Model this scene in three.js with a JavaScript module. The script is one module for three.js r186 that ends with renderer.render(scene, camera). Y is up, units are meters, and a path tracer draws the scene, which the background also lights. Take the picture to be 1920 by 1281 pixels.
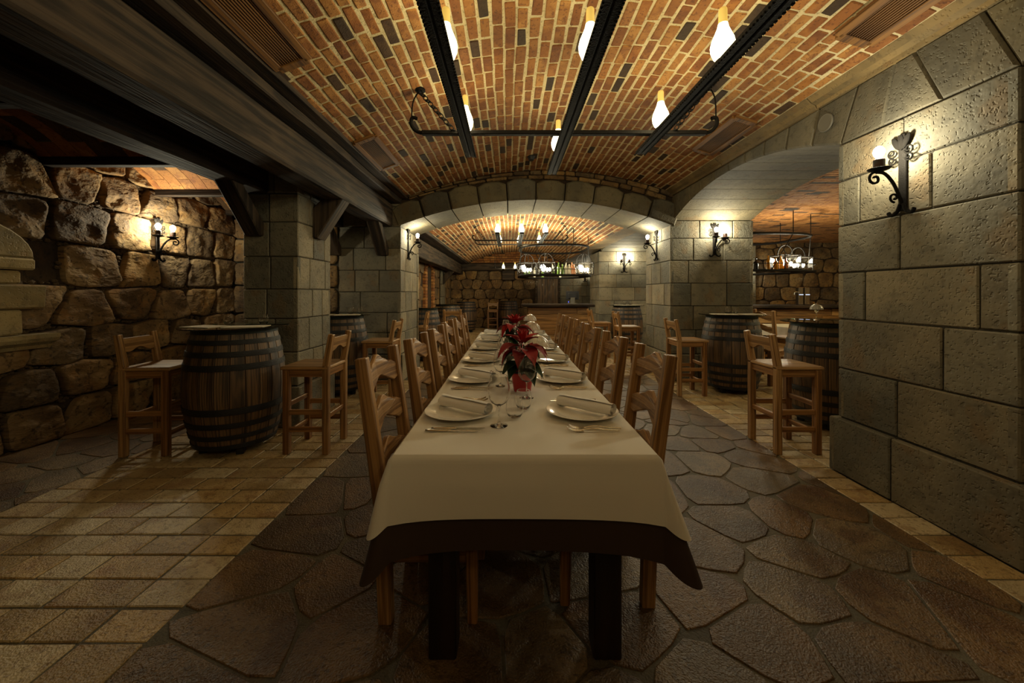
import * as THREE from 'three';
import { mergeGeometries, mergeVertices, toCreasedNormals } from 'three/addons/utils/BufferGeometryUtils.js';
import { ConvexGeometry } from 'three/addons/geometries/ConvexGeometry.js';

// ---------------------------------------------------------------- camera, exposure
// x to the right, y up, the hall runs away from the camera along -z; D below means depth = -z (metres)
const scene = new THREE.Scene();
scene.background = new THREE.Color(0x000000);
const camera = new THREE.PerspectiveCamera(82.53, 1920 / 1281, 0.05, 60);
camera.position.set(0, 1.31, 0);
camera.lookAt(0, 1.31, -5);
camera.setViewOffset(1920, 1281, 6, 90.5, 1920, 1281);       // shift lens: level camera, horizon above the middle
const renderer = new THREE.WebGLRenderer({ antialias: true });
renderer.toneMapping = THREE.LinearToneMapping;
renderer.toneMappingExposure = 0.93;
renderer.shadowMap.enabled = true;
const WARM = new THREE.Color(1.0, 0.84, 0.47), PALE = new THREE.Color(1.0, 0.92, 0.66);
const POWER = { candle: 0.52, candle0: 1.0, candle2: 1.8, room: 3.0, sconce: 1.7, lantern: 4.0, lantern2: 5.0 };  // candela per lamp

// ---------------------------------------------------------------- helpers
let seedState = 1;
const seed = (s) => { seedState = s >>> 0; };
const rnd = () => { seedState = (seedState + 0x6d2b79f5) | 0; let t = Math.imul(seedState ^ (seedState >>> 15), 1 | seedState); t = (t + Math.imul(t ^ (t >>> 7), 61 | t)) ^ t; return ((t ^ (t >>> 14)) >>> 0) / 4294967296; };
const rr = (a, b) => a + (b - a) * rnd();
const pick = (a) => a[Math.floor(rnd() * a.length)];
const PI = Math.PI;
const V = (x, y, d) => new THREE.Vector3(x, y, -d);
const names = new Map();
const numbered = (n) => { const k = names.get(n) ?? 0; names.set(n, k + 1); return k ? `${n}_${String(k).padStart(3, '0')}` : n; };
function shadow(o) { o.traverse((m) => { if (m.isMesh) { m.castShadow = true; m.receiveShadow = true; } }); return o; }
function obj(name, geometry, material, parent = scene) {
  const g = Array.isArray(geometry) ? join(geometry) : geometry;
  const m = new THREE.Mesh(g, material);
  m.name = parent === scene ? numbered(name) : name;
  m.castShadow = m.receiveShadow = true;
  parent.add(m);
  return m;
}
function tag(o, label, category, group, kind) {
  o.userData.label = label; o.userData.category = category;
  if (group) o.userData.group = group;
  if (kind) o.userData.kind = kind;
  return o;
}
function thing(name, label, category, x = 0, y = 0, d = 0, turn = 0, group) {
  const o = new THREE.Group(); o.name = numbered(name); scene.add(o);
  o.position.set(x, y, -d); o.rotation.y = turn;
  return tag(o, label, category, group);
}
function copy(root, label, x, y, d, turn = 0) {
  const c = root.clone(); c.name = numbered(root.name.replace(/_\d{3}$/, '')); scene.add(c);
  c.position.set(x, y, -d); c.rotation.y = turn;
  c.userData = { ...root.userData, label };
  return c;
}
function setting(name, label, category) { const o = new THREE.Group(); o.name = numbered(name); scene.add(o); return tag(o, label, category, null, 'structure'); }
function join(list) {
  const all = list.map((g) => { const h = g.index ? g.toNonIndexed() : g; for (const k of Object.keys(h.attributes)) if (!['position', 'normal', 'uv'].includes(k)) h.deleteAttribute(k); if (!h.attributes.uv) uvBox(h); return h; });
  return mergeGeometries(all, false);
}
// texture coordinates in metres by the way each face points; the grain axis runs along u
function uvBox(g, grain = 'x', jitter = true) {
  if (g.index) g = g.toNonIndexed();
  const p = g.attributes.position, n = p.count, uv = new Float32Array(n * 2);
  const ou = jitter ? rnd() * 3 : 0, ov = jitter ? rnd() * 3 : 0;
  const gi = { x: 0, y: 1, z: 2 }[grain];
  const a = new THREE.Vector3(), b = new THREE.Vector3(), c = new THREE.Vector3(), e = new THREE.Vector3(), f = new THREE.Vector3();
  for (let i = 0; i < n; i += 3) {
    a.fromBufferAttribute(p, i); b.fromBufferAttribute(p, i + 1); c.fromBufferAttribute(p, i + 2);
    e.subVectors(b, a); f.subVectors(c, a); e.cross(f);
    const w = [Math.abs(e.x), Math.abs(e.y), Math.abs(e.z)];
    const k = w[0] >= w[1] && w[0] >= w[2] ? 0 : w[1] >= w[2] ? 1 : 2;
    let s = [0, 1, 2].filter((q) => q !== k);
    if (k !== gi && s[1] === gi) s = [s[1], s[0]];
    for (let j = 0; j < 3; j++) { uv[(i + j) * 2] = p.getComponent(i + j, s[0]) + ou; uv[(i + j) * 2 + 1] = p.getComponent(i + j, s[1]) + ov; }
  }
  g.setAttribute('uv', new THREE.BufferAttribute(uv, 2));
  return g;
}
function facets(tris) {                                        // flat shaded triangles from a list of [v, v, v]
  const g = new THREE.BufferGeometry(), a = new Float32Array(tris.length * 9);
  tris.forEach((t, i) => t.forEach((v, j) => { a[i * 9 + j * 3] = v[0]; a[i * 9 + j * 3 + 1] = v[1]; a[i * 9 + j * 3 + 2] = v[2]; }));
  g.setAttribute('position', new THREE.BufferAttribute(a, 3)); g.computeVertexNormals();
  return g;
}
// box with chamfered edges, centred; wob shakes the corners
function cbox(w, h, d, c = 0.006, wob = 0) {
  const X = w / 2, Y = h / 2, Z = d / 2, tris = [];
  c = Math.min(c, X * 0.6, Y * 0.6, Z * 0.6);
  const jit = {}; const J = (k) => (jit[k] ??= [rr(-wob, wob), rr(-wob, wob), rr(-wob, wob)]);
  const P = (ax, sx, sy, sz) => { const j = wob ? J(`${sx}${sy}${sz}`) : [0, 0, 0]; return [sx * (X - (ax === 0 ? 0 : c)) + j[0], sy * (Y - (ax === 1 ? 0 : c)) + j[1], sz * (Z - (ax === 2 ? 0 : c)) + j[2]]; };
  const quad = (p, q, r, s) => { const ux = [q[0] - p[0], q[1] - p[1], q[2] - p[2]], vx = [s[0] - p[0], s[1] - p[1], s[2] - p[2]]; const nn = [ux[1] * vx[2] - ux[2] * vx[1], ux[2] * vx[0] - ux[0] * vx[2], ux[0] * vx[1] - ux[1] * vx[0]]; const m = [p[0] + q[0] + r[0] + s[0], p[1] + q[1] + r[1] + s[1], p[2] + q[2] + r[2] + s[2]]; if (nn[0] * m[0] + nn[1] * m[1] + nn[2] * m[2] > 0) tris.push([p, q, r], [p, r, s]); else tris.push([p, r, q], [p, s, r]); };
  for (const s of [-1, 1]) {
    quad(P(0, s, -1, -1), P(0, s, 1, -1), P(0, s, 1, 1), P(0, s, -1, 1));
    quad(P(1, -1, s, -1), P(1, 1, s, -1), P(1, 1, s, 1), P(1, -1, s, 1));
    quad(P(2, -1, -1, s), P(2, 1, -1, s), P(2, 1, 1, s), P(2, -1, 1, s));
    for (const t of [-1, 1]) {
      quad(P(0, s, t, -1), P(0, s, t, 1), P(1, s, t, 1), P(1, s, t, -1));
      quad(P(0, s, -1, t), P(0, s, 1, t), P(2, s, 1, t), P(2, s, -1, t));
      quad(P(1, -1, s, t), P(1, 1, s, t), P(2, 1, s, t), P(2, -1, s, t));
      for (const u of [-1, 1]) { const a = P(0, s, t, u), b = P(1, s, t, u), e = P(2, s, t, u); tris.push(s * t * u > 0 ? [a, b, e] : [a, e, b]); }
    }
  }
  return facets(tris);
}
const at = (g, x, y, z, rx = 0, ry = 0, rz = 0) => { if (rx) g.rotateX(rx); if (ry) g.rotateY(ry); if (rz) g.rotateZ(rz); return g.translate(x, y, z); };
// chamfered bar from x0..x1, y0..y1, d0..d1 in world metres
function slab(x0, x1, y0, y1, d0, d1, c = 0.006, grain = 'x', wob = 0) { return uvBox(cbox(x1 - x0, y1 - y0, d1 - d0, c, wob).translate((x0 + x1) / 2, (y0 + y1) / 2, -(d0 + d1) / 2), grain); }
// square bar between two points (local three.js axes), tapering
function bar(a, b, w, t, w2 = w, t2 = t, c = 0.004) {
  const A = new THREE.Vector3(...a), B = new THREE.Vector3(...b), L = A.distanceTo(B);
  const g = cbox(w, L, t, c); const p = g.attributes.position;
  for (let i = 0; i < p.count; i++) { const k = (p.getY(i) + L / 2) / L; p.setX(i, p.getX(i) * (1 + (w2 / w - 1) * k)); p.setZ(i, p.getZ(i) * (1 + (t2 / t - 1) * k)); }
  uvBox(g, 'y');
  const q = new THREE.Quaternion().setFromUnitVectors(new THREE.Vector3(0, 1, 0), B.clone().sub(A).normalize());
  g.applyQuaternion(q); g.translate((A.x + B.x) / 2, (A.y + B.y) / 2, (A.z + B.z) / 2);
  g.computeVertexNormals();
  return g;
}
function tube(pts, r, seg = 24, rad = 6, closed = false) { return new THREE.TubeGeometry(new THREE.CatmullRomCurve3(pts.map((p) => new THREE.Vector3(...p)), closed), seg, r, rad, closed); }
function lathe(pts, seg = 24) { return new THREE.LatheGeometry(pts.map((p) => new THREE.Vector2(p[0], p[1])), seg); }
function extrude(pts, depth, bevel = 0, holes = []) {
  const s = new THREE.Shape(pts.map((p) => new THREE.Vector2(p[0], p[1])));
  for (const h of holes) s.holes.push(new THREE.Path(h.map((p) => new THREE.Vector2(p[0], p[1]))));
  return new THREE.ExtrudeGeometry(s, { depth: depth - 2 * bevel, bevelEnabled: bevel > 0, bevelThickness: bevel, bevelSize: bevel, bevelOffset: -bevel, bevelSegments: 1, curveSegments: 8 }).translate(0, 0, bevel);
}

// ---------------------------------------------------------------- procedural textures
const hash = (x, y, s) => { let h = Math.imul(x, 374761393) ^ Math.imul(y, 668265263) ^ Math.imul(s, 974634777); h = Math.imul(h ^ (h >>> 13), 1274126177); return ((h ^ (h >>> 16)) >>> 0) / 4294967296; };
function pnoise(x, y, px, py, s) {
  const x0 = Math.floor(x), y0 = Math.floor(y), fx = x - x0, fy = y - y0, m = (a, b) => ((a % b) + b) % b;
  const u = fx * fx * (3 - 2 * fx), v = fy * fy * (3 - 2 * fy), xa = m(x0, px), xb = m(x0 + 1, px), ya = m(y0, py), yb = m(y0 + 1, py);
  return (hash(xa, ya, s) * (1 - u) + hash(xb, ya, s) * u) * (1 - v) + (hash(xa, yb, s) * (1 - u) + hash(xb, yb, s) * u) * v;
}
function fbm(u, v, px, py, oct, s) { let a = 0.5, t = 0, n = 0; for (let i = 0; i < oct; i++) { t += a * pnoise(u * px, v * py, px, py, s + i); n += a; a *= 0.55; px *= 2; py *= 2; } return t / n; }
function tex(w, h, fn, sx, sy, colour = true) {
  const d = new Uint8Array(w * h * 4);
  for (let y = 0; y < h; y++) for (let x = 0; x < w; x++) { const c = fn(x / w, y / h), i = (y * w + x) * 4; const a = Array.isArray(c) ? c : [c, c, c]; for (let k = 0; k < 3; k++) d[i + k] = Math.max(0, Math.min(255, a[k] * 255)); d[i + 3] = 255; }
  const t = new THREE.DataTexture(d, w, h); t.wrapS = t.wrapT = THREE.RepeatWrapping; t.magFilter = THREE.LinearFilter; t.minFilter = THREE.LinearMipmapLinearFilter; t.generateMipmaps = true;
  if (colour) t.colorSpace = THREE.SRGBColorSpace;
  t.repeat.set(1 / sx, 1 / sy); t.needsUpdate = true;
  return t;
}
const mixc = (a, b, k) => [a[0] + (b[0] - a[0]) * k, a[1] + (b[1] - a[1]) * k, a[2] + (b[2] - a[2]) * k];
const rgb = (r, g, b) => [r / 255, g / 255, b / 255];
const sm = (a, b, x) => { const t = Math.max(0, Math.min(1, (x - a) / (b - a))); return t * t * (3 - 2 * t); };
const T = {};
T.stone = tex(512, 512, (u, v) => { const a = fbm(u, v, 3, 3, 5, 1), b = fbm(u, v, 24, 24, 3, 7), c = fbm(u, v, 5, 5, 4, 19); let k = mixc(rgb(150, 146, 134), rgb(182, 174, 154), sm(0.3, 0.7, a)); k = mixc(k, rgb(166, 138, 104), sm(0.58, 0.75, c) * 0.5); k = mixc(k, rgb(92, 88, 78), sm(0.6, 0.8, b) * 0.28); return k; }, 1.1, 1.1);
T.stoneBump = tex(512, 512, (u, v) => { const a = fbm(u, v, 40, 40, 3, 3), b = fbm(u, v, 8, 8, 3, 11); const pit = sm(0.66, 0.78, fbm(u, v, 96, 96, 2, 23)); return 0.4 * a + 0.3 * b - 0.5 * pit + 0.3; }, 1.1, 1.1, false);
T.rock = tex(512, 512, (u, v) => { const a = fbm(u, v, 3, 3, 5, 31), b = fbm(u, v, 6, 6, 5, 37), c = fbm(u, v, 30, 30, 3, 41); let k = mixc(rgb(118, 98, 74), rgb(170, 148, 114), sm(0.3, 0.7, a)); k = mixc(k, rgb(166, 128, 74), sm(0.55, 0.72, b) * 0.5); k = mixc(k, rgb(66, 54, 42), sm(0.58, 0.8, c) * 0.6); return k; }, 0.9, 0.9);
T.rockBump = tex(512, 512, (u, v) => { const a = fbm(u, v, 5, 9, 5, 43), b = Math.abs(fbm(u, v, 10, 16, 4, 47) - 0.5) * 2; return 0.55 * a + 0.45 * (1 - b); }, 0.7, 0.7, false);
T.brick = tex(512, 512, (u, v) => { const a = fbm(u, v, 6, 6, 5, 51), b = fbm(u, v, 48, 48, 2, 53), c = fbm(u, v, 4, 4, 4, 57); let k = mixc(rgb(162, 122, 74), rgb(188, 150, 100), sm(0.3, 0.7, a)); k = mixc(k, rgb(128, 88, 58), sm(0.56, 0.74, c) * 0.6); return mixc(k, rgb(94, 62, 40), sm(0.62, 0.8, b) * 0.5); }, 0.6, 0.6);
T.grain = tex(512, 512, (u, v) => { const a = fbm(u, v, 90, 90, 2, 61), b = fbm(u, v, 14, 14, 4, 63); return 0.55 * a + 0.45 * b; }, 0.5, 0.5, false);
T.mortar = tex(256, 256, (u, v) => { const a = fbm(u, v, 8, 8, 4, 71), b = fbm(u, v, 50, 50, 2, 73); return mixc(mixc(rgb(196, 178, 134), rgb(222, 206, 164), a), rgb(130, 112, 80), sm(0.6, 0.8, b) * 0.5); }, 0.5, 0.5);
T.tile = tex(512, 512, (u, v) => { const a = fbm(u, v, 4, 4, 5, 81), b = fbm(u, v, 60, 60, 2, 83), c = fbm(u, v, 7, 7, 4, 87); let k = mixc(rgb(168, 150, 116), rgb(196, 178, 142), sm(0.3, 0.7, a)); k = mixc(k, rgb(142, 110, 76), sm(0.56, 0.74, c) * 0.5); return mixc(k, rgb(112, 92, 66), sm(0.6, 0.8, b) * 0.5); }, 0.9, 0.9);
T.flag = tex(512, 512, (u, v) => { const a = fbm(u, v, 4, 4, 5, 91), b = fbm(u, v, 60, 60, 2, 93), c = fbm(u, v, 5, 5, 4, 97); let k = mixc(rgb(96, 81, 60), rgb(126, 107, 79), sm(0.3, 0.7, a)); k = mixc(k, rgb(84, 60, 40), sm(0.54, 0.72, c) * 0.6); return mixc(k, rgb(62, 50, 38), sm(0.6, 0.8, b) * 0.5); }, 1.0, 1.0);
function wood(light, dark, s, knots, sx, sy) {
  return tex(512, 512, (u, v) => { const w = fbm(u, v, 2, 6, 3, s) * 0.5; const r = fbm(u, v + w * 0.12, 2, 26, 4, s + 5), f = fbm(u, v, 4, 120, 2, s + 9); let k = mixc(light, dark, sm(0.36, 0.66, r)); k = mixc(k, dark, sm(0.55, 0.75, f) * 0.45); if (knots) k = mixc(k, mixc(light, dark, -0.3), sm(0.6, 0.8, fbm(u, v, 3, 5, 4, s + 13)) * 0.6); return k; }, sx, sy);
}
T.honey = wood(rgb(172, 132, 84), rgb(116, 82, 46), 101, false, 1.0, 0.32);
T.dark = wood(rgb(70, 57, 44), rgb(36, 29, 23), 121, true, 1.3, 0.9);
T.oak = wood(rgb(118, 92, 62), rgb(56, 43, 31), 141, true, 1.1, 0.4);
T.plank = wood(rgb(172, 135, 84), rgb(100, 72, 43), 161, true, 1.4, 0.4);
T.woodBump = tex(512, 512, (u, v) => 0.6 * fbm(u, v, 2, 60, 3, 181) + 0.4 * fbm(u, v, 3, 14, 3, 187), 1.2, 0.4, false);
T.roughBump = tex(512, 512, (u, v) => 0.5 * fbm(u, v, 3, 50, 4, 191) + 0.5 * fbm(u, v, 5, 8, 4, 197), 1.4, 0.6, false);
T.weave = tex(256, 256, (u, v) => 0.5 + 0.25 * Math.sin(u * 2 * PI * 60) + 0.25 * Math.sin(v * 2 * PI * 60), 0.12, 0.12, false);

// ---------------------------------------------------------------- materials
const std = (color, roughness, map, bumpMap, bumpScale = 0.002, extra = {}) => new THREE.MeshStandardMaterial({ color: new THREE.Color(color), roughness, ...(map && { map }), ...(bumpMap && { bumpMap, bumpScale }), ...extra });
const tints = (list, f) => list.map(f);
const M = {
  ashlar: tints(['#b9b6ac', '#a9a69d', '#c2bbab', '#b0a898', '#9d9c95'], (c) => std(c, 0.86, T.stone, T.stoneBump, 0.008)),
  joint: std('#565248', 0.95, T.stone, T.stoneBump, 0.004),
  vous: tints(['#98948a', '#8b867a', '#a09780'], (c) => std(c, 0.84, T.stone, T.stoneBump, 0.006)),
  cornice: std('#b49c70', 0.8, T.stone, T.stoneBump, 0.006),
  rubble: tints(['#cfc3ae', '#b4aa98', '#dccdac', '#c2b196', '#a49c90', '#dcc8a0'], (c) => std(c, 0.9, T.rock, T.rockBump, 0.02)),
  rubbleJoint: std('#5e5242', 0.95, T.rock, T.rockBump, 0.008),
  cream: tints(['#d6c49a', '#cbb78a', '#e0cfa6'], (c) => std(c, 0.85, T.stone, T.stoneBump, 0.005)),
  brick: tints(['#ecd0a4', '#d0b08a', '#dcb684', '#c29e78', '#f0d8b0'], (c) => std(c, 0.85, T.brick, T.grain, 0.003)),
  brickDark: tints(['#5a544c', '#6e6458'], (c) => std(c, 0.85, T.brick, T.grain, 0.003)),
  mortar: std('#ffffff', 0.92, T.mortar, T.grain, 0.004),
  tile: tints(['#ffffff', '#eadfcc', '#f2e2c4', '#d8cbb4'], (c) => std(c, 0.46, T.tile, T.grain, 0.006)),
  flag: tints(['#ffffff', '#e2d4c2', '#f0dcc0', '#cdbda8'], (c) => std(c, 0.46, T.flag, T.grain, 0.007)),
  bed: std('#8a8474', 0.75, T.stone, T.grain, 0.004),
  chair: tints(['#ffffff', '#ecdcc6'], (c) => std(c, 0.42, T.honey, T.woodBump, 0.0012)),
  beam: tints(['#ffffff', '#c8bcae'], (c) => new THREE.MeshPhysicalMaterial({ color: new THREE.Color(c), roughness: 0.75, specularIntensity: 0.5, map: T.dark, bumpMap: T.roughBump, bumpScale: 0.006 })),
  barrel: tints(['#ece6dc', '#d4ccc0', '#e0d6c6'], (c) => std(c, 0.55, T.oak, T.woodBump, 0.002)),
  hoop: std('#2b2b2c', 0.5, null, T.grain, 0.002, { metalness: 0.6 }),
  plank: tints(['#ffffff', '#e6dccb', '#cdbfa8'], (c) => std(c, 0.45, T.plank, T.woodBump, 0.002)),
  vent: std('#bca478', 0.7, T.plank, T.woodBump, 0.0008),
  iron: new THREE.MeshPhysicalMaterial({ color: new THREE.Color('#14110e'), roughness: 0.7, specularIntensity: 0.25, bumpMap: T.grain, bumpScale: 0.003 }),
  black: std('#0d0c0b', 0.55),
  tableLeg: std('#8a7260', 0.5, T.dark, T.woodBump, 0.0015),
  cloth: std('#e4dfd2', 0.85, null, T.weave, 0.0002),
  brownCloth: std('#38281c', 0.85, null, T.weave, 0.0002),
  napkin: std('#f2efe8', 0.9, null, T.weave, 0.0002),
  china: std('#f0ece0', 0.12),
  steel: std('#d8d2c4', 0.18, null, null, 0, { metalness: 1 }),
  glass: new THREE.MeshPhysicalMaterial({ color: 0xffffff, roughness: 0.0, transmission: 1, thickness: 0, ior: 1.5 }),
  tableGlass: new THREE.MeshPhysicalMaterial({ color: new THREE.Color('#d8efe4'), roughness: 0.0, transmission: 1, thickness: 0.012, ior: 1.5, attenuationColor: new THREE.Color('#4fae94'), attenuationDistance: 0.12 }),
  crystal: new THREE.MeshPhysicalMaterial({ color: new THREE.Color('#f4eee2'), roughness: 0.22, transmission: 0.75, thickness: 0, ior: 1.5 }),
  sleeve: std('#8a6238', 0.6, T.oak, T.woodBump, 0.001),
  mat: std('#b8aa90', 0.9, null, T.weave, 0.0006),
  red: tints(['#941512', '#7f100e', '#a81c18'], (c) => std(c, 0.6, null, T.grain, 0.0006, { side: THREE.DoubleSide })),
  leaf: std('#1f3a18', 0.5, null, T.grain, 0.0006, { side: THREE.DoubleSide }),
  potRed: std('#b8242a', 0.35),
  soil: std('#2a1d14', 0.95),
  lampNeck: std('#e8d08a', 0.35, null, null, 0, { emissive: new THREE.Color('#ffcf5a'), emissiveIntensity: 0.55 }),
  lampGlow: std('#fff6dd', 0.4, null, null, 0, { emissive: new THREE.Color('#fff0c0'), emissiveIntensity: 5 }),
  bulb: std('#fff8e8', 0.3, null, null, 0, { emissive: new THREE.Color('#fff4d4'), emissiveIntensity: 9 }),
  seam: std('#3b3027', 0.95),
  screenBack: std('#1a1a1c', 0.45),
  blueLed: std('#3040ff', 0.3, null, null, 0, { emissive: new THREE.Color('#4a62ff'), emissiveIntensity: 3 }),
  paleLed: std('#c8d8ff', 0.3, null, null, 0, { emissive: new THREE.Color('#b8ccff'), emissiveIntensity: 2 }),
  plasticWhite: std('#d8d4c8', 0.5),
  plasticGrey: std('#5e594e', 0.7),
};
function lampLight(parent, x, y, z, cd, color, radius) {
  const l = new THREE.PointLight(color, cd, 0, 2); l.position.set(x, y, z); l.castShadow = true; l.shadow.radius = radius / 0.02; l.name = 'lamp_light';
  parent.add(l); return l;
}
// ---------------------------------------------------------------- masonry builders
// one face of squared stone blocks; (cx, cd) is the middle of the face, turn points its outward normal (0 = towards the camera, -PI/2 = to the left)
function ashlar(parent, cx, cd, width, ys, turn, o = {}) {
  const { lo = 0.42, hi = 0.78, proud = 0.012, gap = 0.009, mats = M.ashlar, edge = proud, jointAt } = o;
  const T_ = 0.05;
  for (let r = 0; r + 1 < ys.length; r++) {
    const h = ys[r + 1] - ys[r]; let u = -width / 2; const cuts = [u];
    if (jointAt?.[r]) cuts.push(...jointAt[r].map((k) => k - width / 2));
    else { let first = rr(0.35, 1) * lo; while (u < width / 2 - 0.001) { let l = cuts.length === 1 ? first + 0.1 : rr(lo, hi); if (width / 2 - (u + l) < lo * 0.55) l = width / 2 - u; u += l; cuts.push(Math.min(u, width / 2)); } }
    if (jointAt?.[r]) cuts.push(width / 2);
    for (let i = 0; i + 1 < cuts.length; i++) {
      let a = cuts[i], b = cuts[i + 1]; const ea = i === 0 ? edge : -gap / 2, eb = i + 2 === cuts.length ? edge : -gap / 2;
      a -= ea; b += eb;
      const g = uvBox(cbox(b - a, h - gap, T_, 0.007, 0.0015));
      const m = obj('block', g, pick(mats), parent);
      m.rotation.y = turn;
      const uc = (a + b) / 2, n = proud - T_ / 2 + rr(-0.002, 0.002);
      m.position.set(cx + Math.cos(turn) * uc + Math.sin(turn) * n, (ys[r] + ys[r + 1]) / 2, -cd - Math.sin(turn) * uc + Math.cos(turn) * n);
    }
  }
}
function pillar(name, label, x0, x1, d0, d1, faces, ys, plinth = 0.4, o = {}) {
  const p = setting(name, label, 'pillar');
  obj('core', slab(x0, x1, 0, ys[ys.length - 1], d0, d1, 0.002), M.joint, p);
  const cx = (x0 + x1) / 2, cd = (d0 + d1) / 2;
  for (const f of faces) {
    const [px, pd, w, turn] = f === 'front' ? [cx, d0, x1 - x0, 0] : f === 'left' ? [x0, cd, d1 - d0, -PI / 2] : f === 'right' ? [x1, cd, d1 - d0, PI / 2] : [cx, d1, x1 - x0, PI];
    ashlar(p, px, pd, w, ys, turn, { ...o, jointAt: o.joints?.[f] });
    ashlar(p, px, pd, w, [0, plinth], turn, { ...o, proud: 0.05, lo: 0.5, hi: 0.8 });
  }
  return p;
}
// Voronoi cells in [0,W]x[0,H] with joints of the given width
function cells(pts, W, H, gap, reach = 1.4) {
  return pts.map((p, i) => {
    let poly = [[0, 0], [W, 0], [W, H], [0, H]];
    pts.forEach((q, j) => {
      if (i === j || Math.abs(q[0] - p[0]) > reach || Math.abs(q[1] - p[1]) > reach) return;
      const dx = q[0] - p[0], dy = q[1] - p[1], L = Math.hypot(dx, dy), nx = dx / L, ny = dy / L, c = (p[0] + q[0]) / 2 * nx + (p[1] + q[1]) / 2 * ny - gap / 2;
      const out = [];
      for (let k = 0; k < poly.length; k++) { const a = poly[k], b = poly[(k + 1) % poly.length], sa = a[0] * nx + a[1] * ny - c, sb = b[0] * nx + b[1] * ny - c; if (sa <= 0) out.push(a); if ((sa < 0 && sb > 0) || (sa > 0 && sb < 0)) { const t = sa / (sa - sb); out.push([a[0] + (b[0] - a[0]) * t, a[1] + (b[1] - a[1]) * t]); } }
      poly = out;
    });
    return poly;
  });
}
function outline(poly, n, cut = 0.18) {                        // rounded corners, n points
  let q = poly;
  for (let it = 0; it < 2; it++) { const r = []; q.forEach((a, k) => { const b = q[(k + 1) % q.length]; r.push([a[0] + (b[0] - a[0]) * cut, a[1] + (b[1] - a[1]) * cut], [a[0] + (b[0] - a[0]) * (1 - cut), a[1] + (b[1] - a[1]) * (1 - cut)]); }); q = r; }
  const L = [0]; q.forEach((a, k) => { const b = q[(k + 1) % q.length]; L.push(L[k] + Math.hypot(b[0] - a[0], b[1] - a[1])); });
  const out = [];
  for (let i = 0, k = 0; i < n; i++) { const s = i / n * L[q.length]; while (L[k + 1] < s) k++; const t = (s - L[k]) / Math.max(1e-9, L[k + 1] - L[k]), a = q[k], b = q[(k + 1) % q.length]; out.push([a[0] + (b[0] - a[0]) * t, a[1] + (b[1] - a[1]) * t]); }
  return out;
}
const centroid = (q) => { let a = 0, x = 0, y = 0; q.forEach((p, i) => { const r = q[(i + 1) % q.length], c = p[0] * r[1] - r[0] * p[1]; a += c; x += (p[0] + r[0]) * c; y += (p[1] + r[1]) * c; }); return [x / (3 * a), y / (3 * a), a / 2]; };
// a stone whose face lies in xy, standing out along +z; local to its centroid
function stone(poly, n, hgt, rings, rough, sd, cut = 0.18) {
  const o = outline(poly, n, cut), [cx, cy] = centroid(poly), pos = [], idx = [];
  const prof = rings;                                          // [scale, height] pairs, from the bed outwards
  prof.forEach(([s, z], r) => o.forEach((p) => {
    const x = (p[0] - cx) * s, y = (p[1] - cy) * s;
    const nz = r > 1 ? (fbm((p[0] * s + cx * (1 - s)) * 0.13 + 0.37, (p[1] * s + cy * (1 - s)) * 0.13 + 0.11, 70, 70, 4, sd) - 0.5) * rough : 0;
    pos.push(x, y, z * hgt + nz);
  }));
  pos.push(0, 0, prof[prof.length - 1][1] * hgt + (rnd() - 0.5) * rough * 0.5);
  for (let r = 0; r + 1 < prof.length; r++) for (let i = 0; i < n; i++) { const a = r * n + i, b = r * n + (i + 1) % n; idx.push(a, b, b + n, a, b + n, a + n); }
  const last = (prof.length - 1) * n; for (let i = 0; i < n; i++) idx.push(last + i, last + (i + 1) % n, prof.length * n);
  const g = new THREE.BufferGeometry(); g.setAttribute('position', new THREE.Float32BufferAttribute(pos, 3));
  const uv = []; const ou = rnd() * 3, ov = rnd() * 3; for (let i = 0; i < pos.length; i += 3) uv.push(pos[i] + ou, pos[i + 1] + ov);
  g.setAttribute('uv', new THREE.Float32BufferAttribute(uv, 2)); g.setIndex(idx); g.computeVertexNormals();
  return [g, cx, cy];
}
const ROCK = [[1, 0], [0.985, 0.75], [0.94, 0.95], [0.66, 1.0], [0.34, 1.02]];
const FLAG = [[1, 0], [0.995, 0.8], [0.97, 1]];
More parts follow.
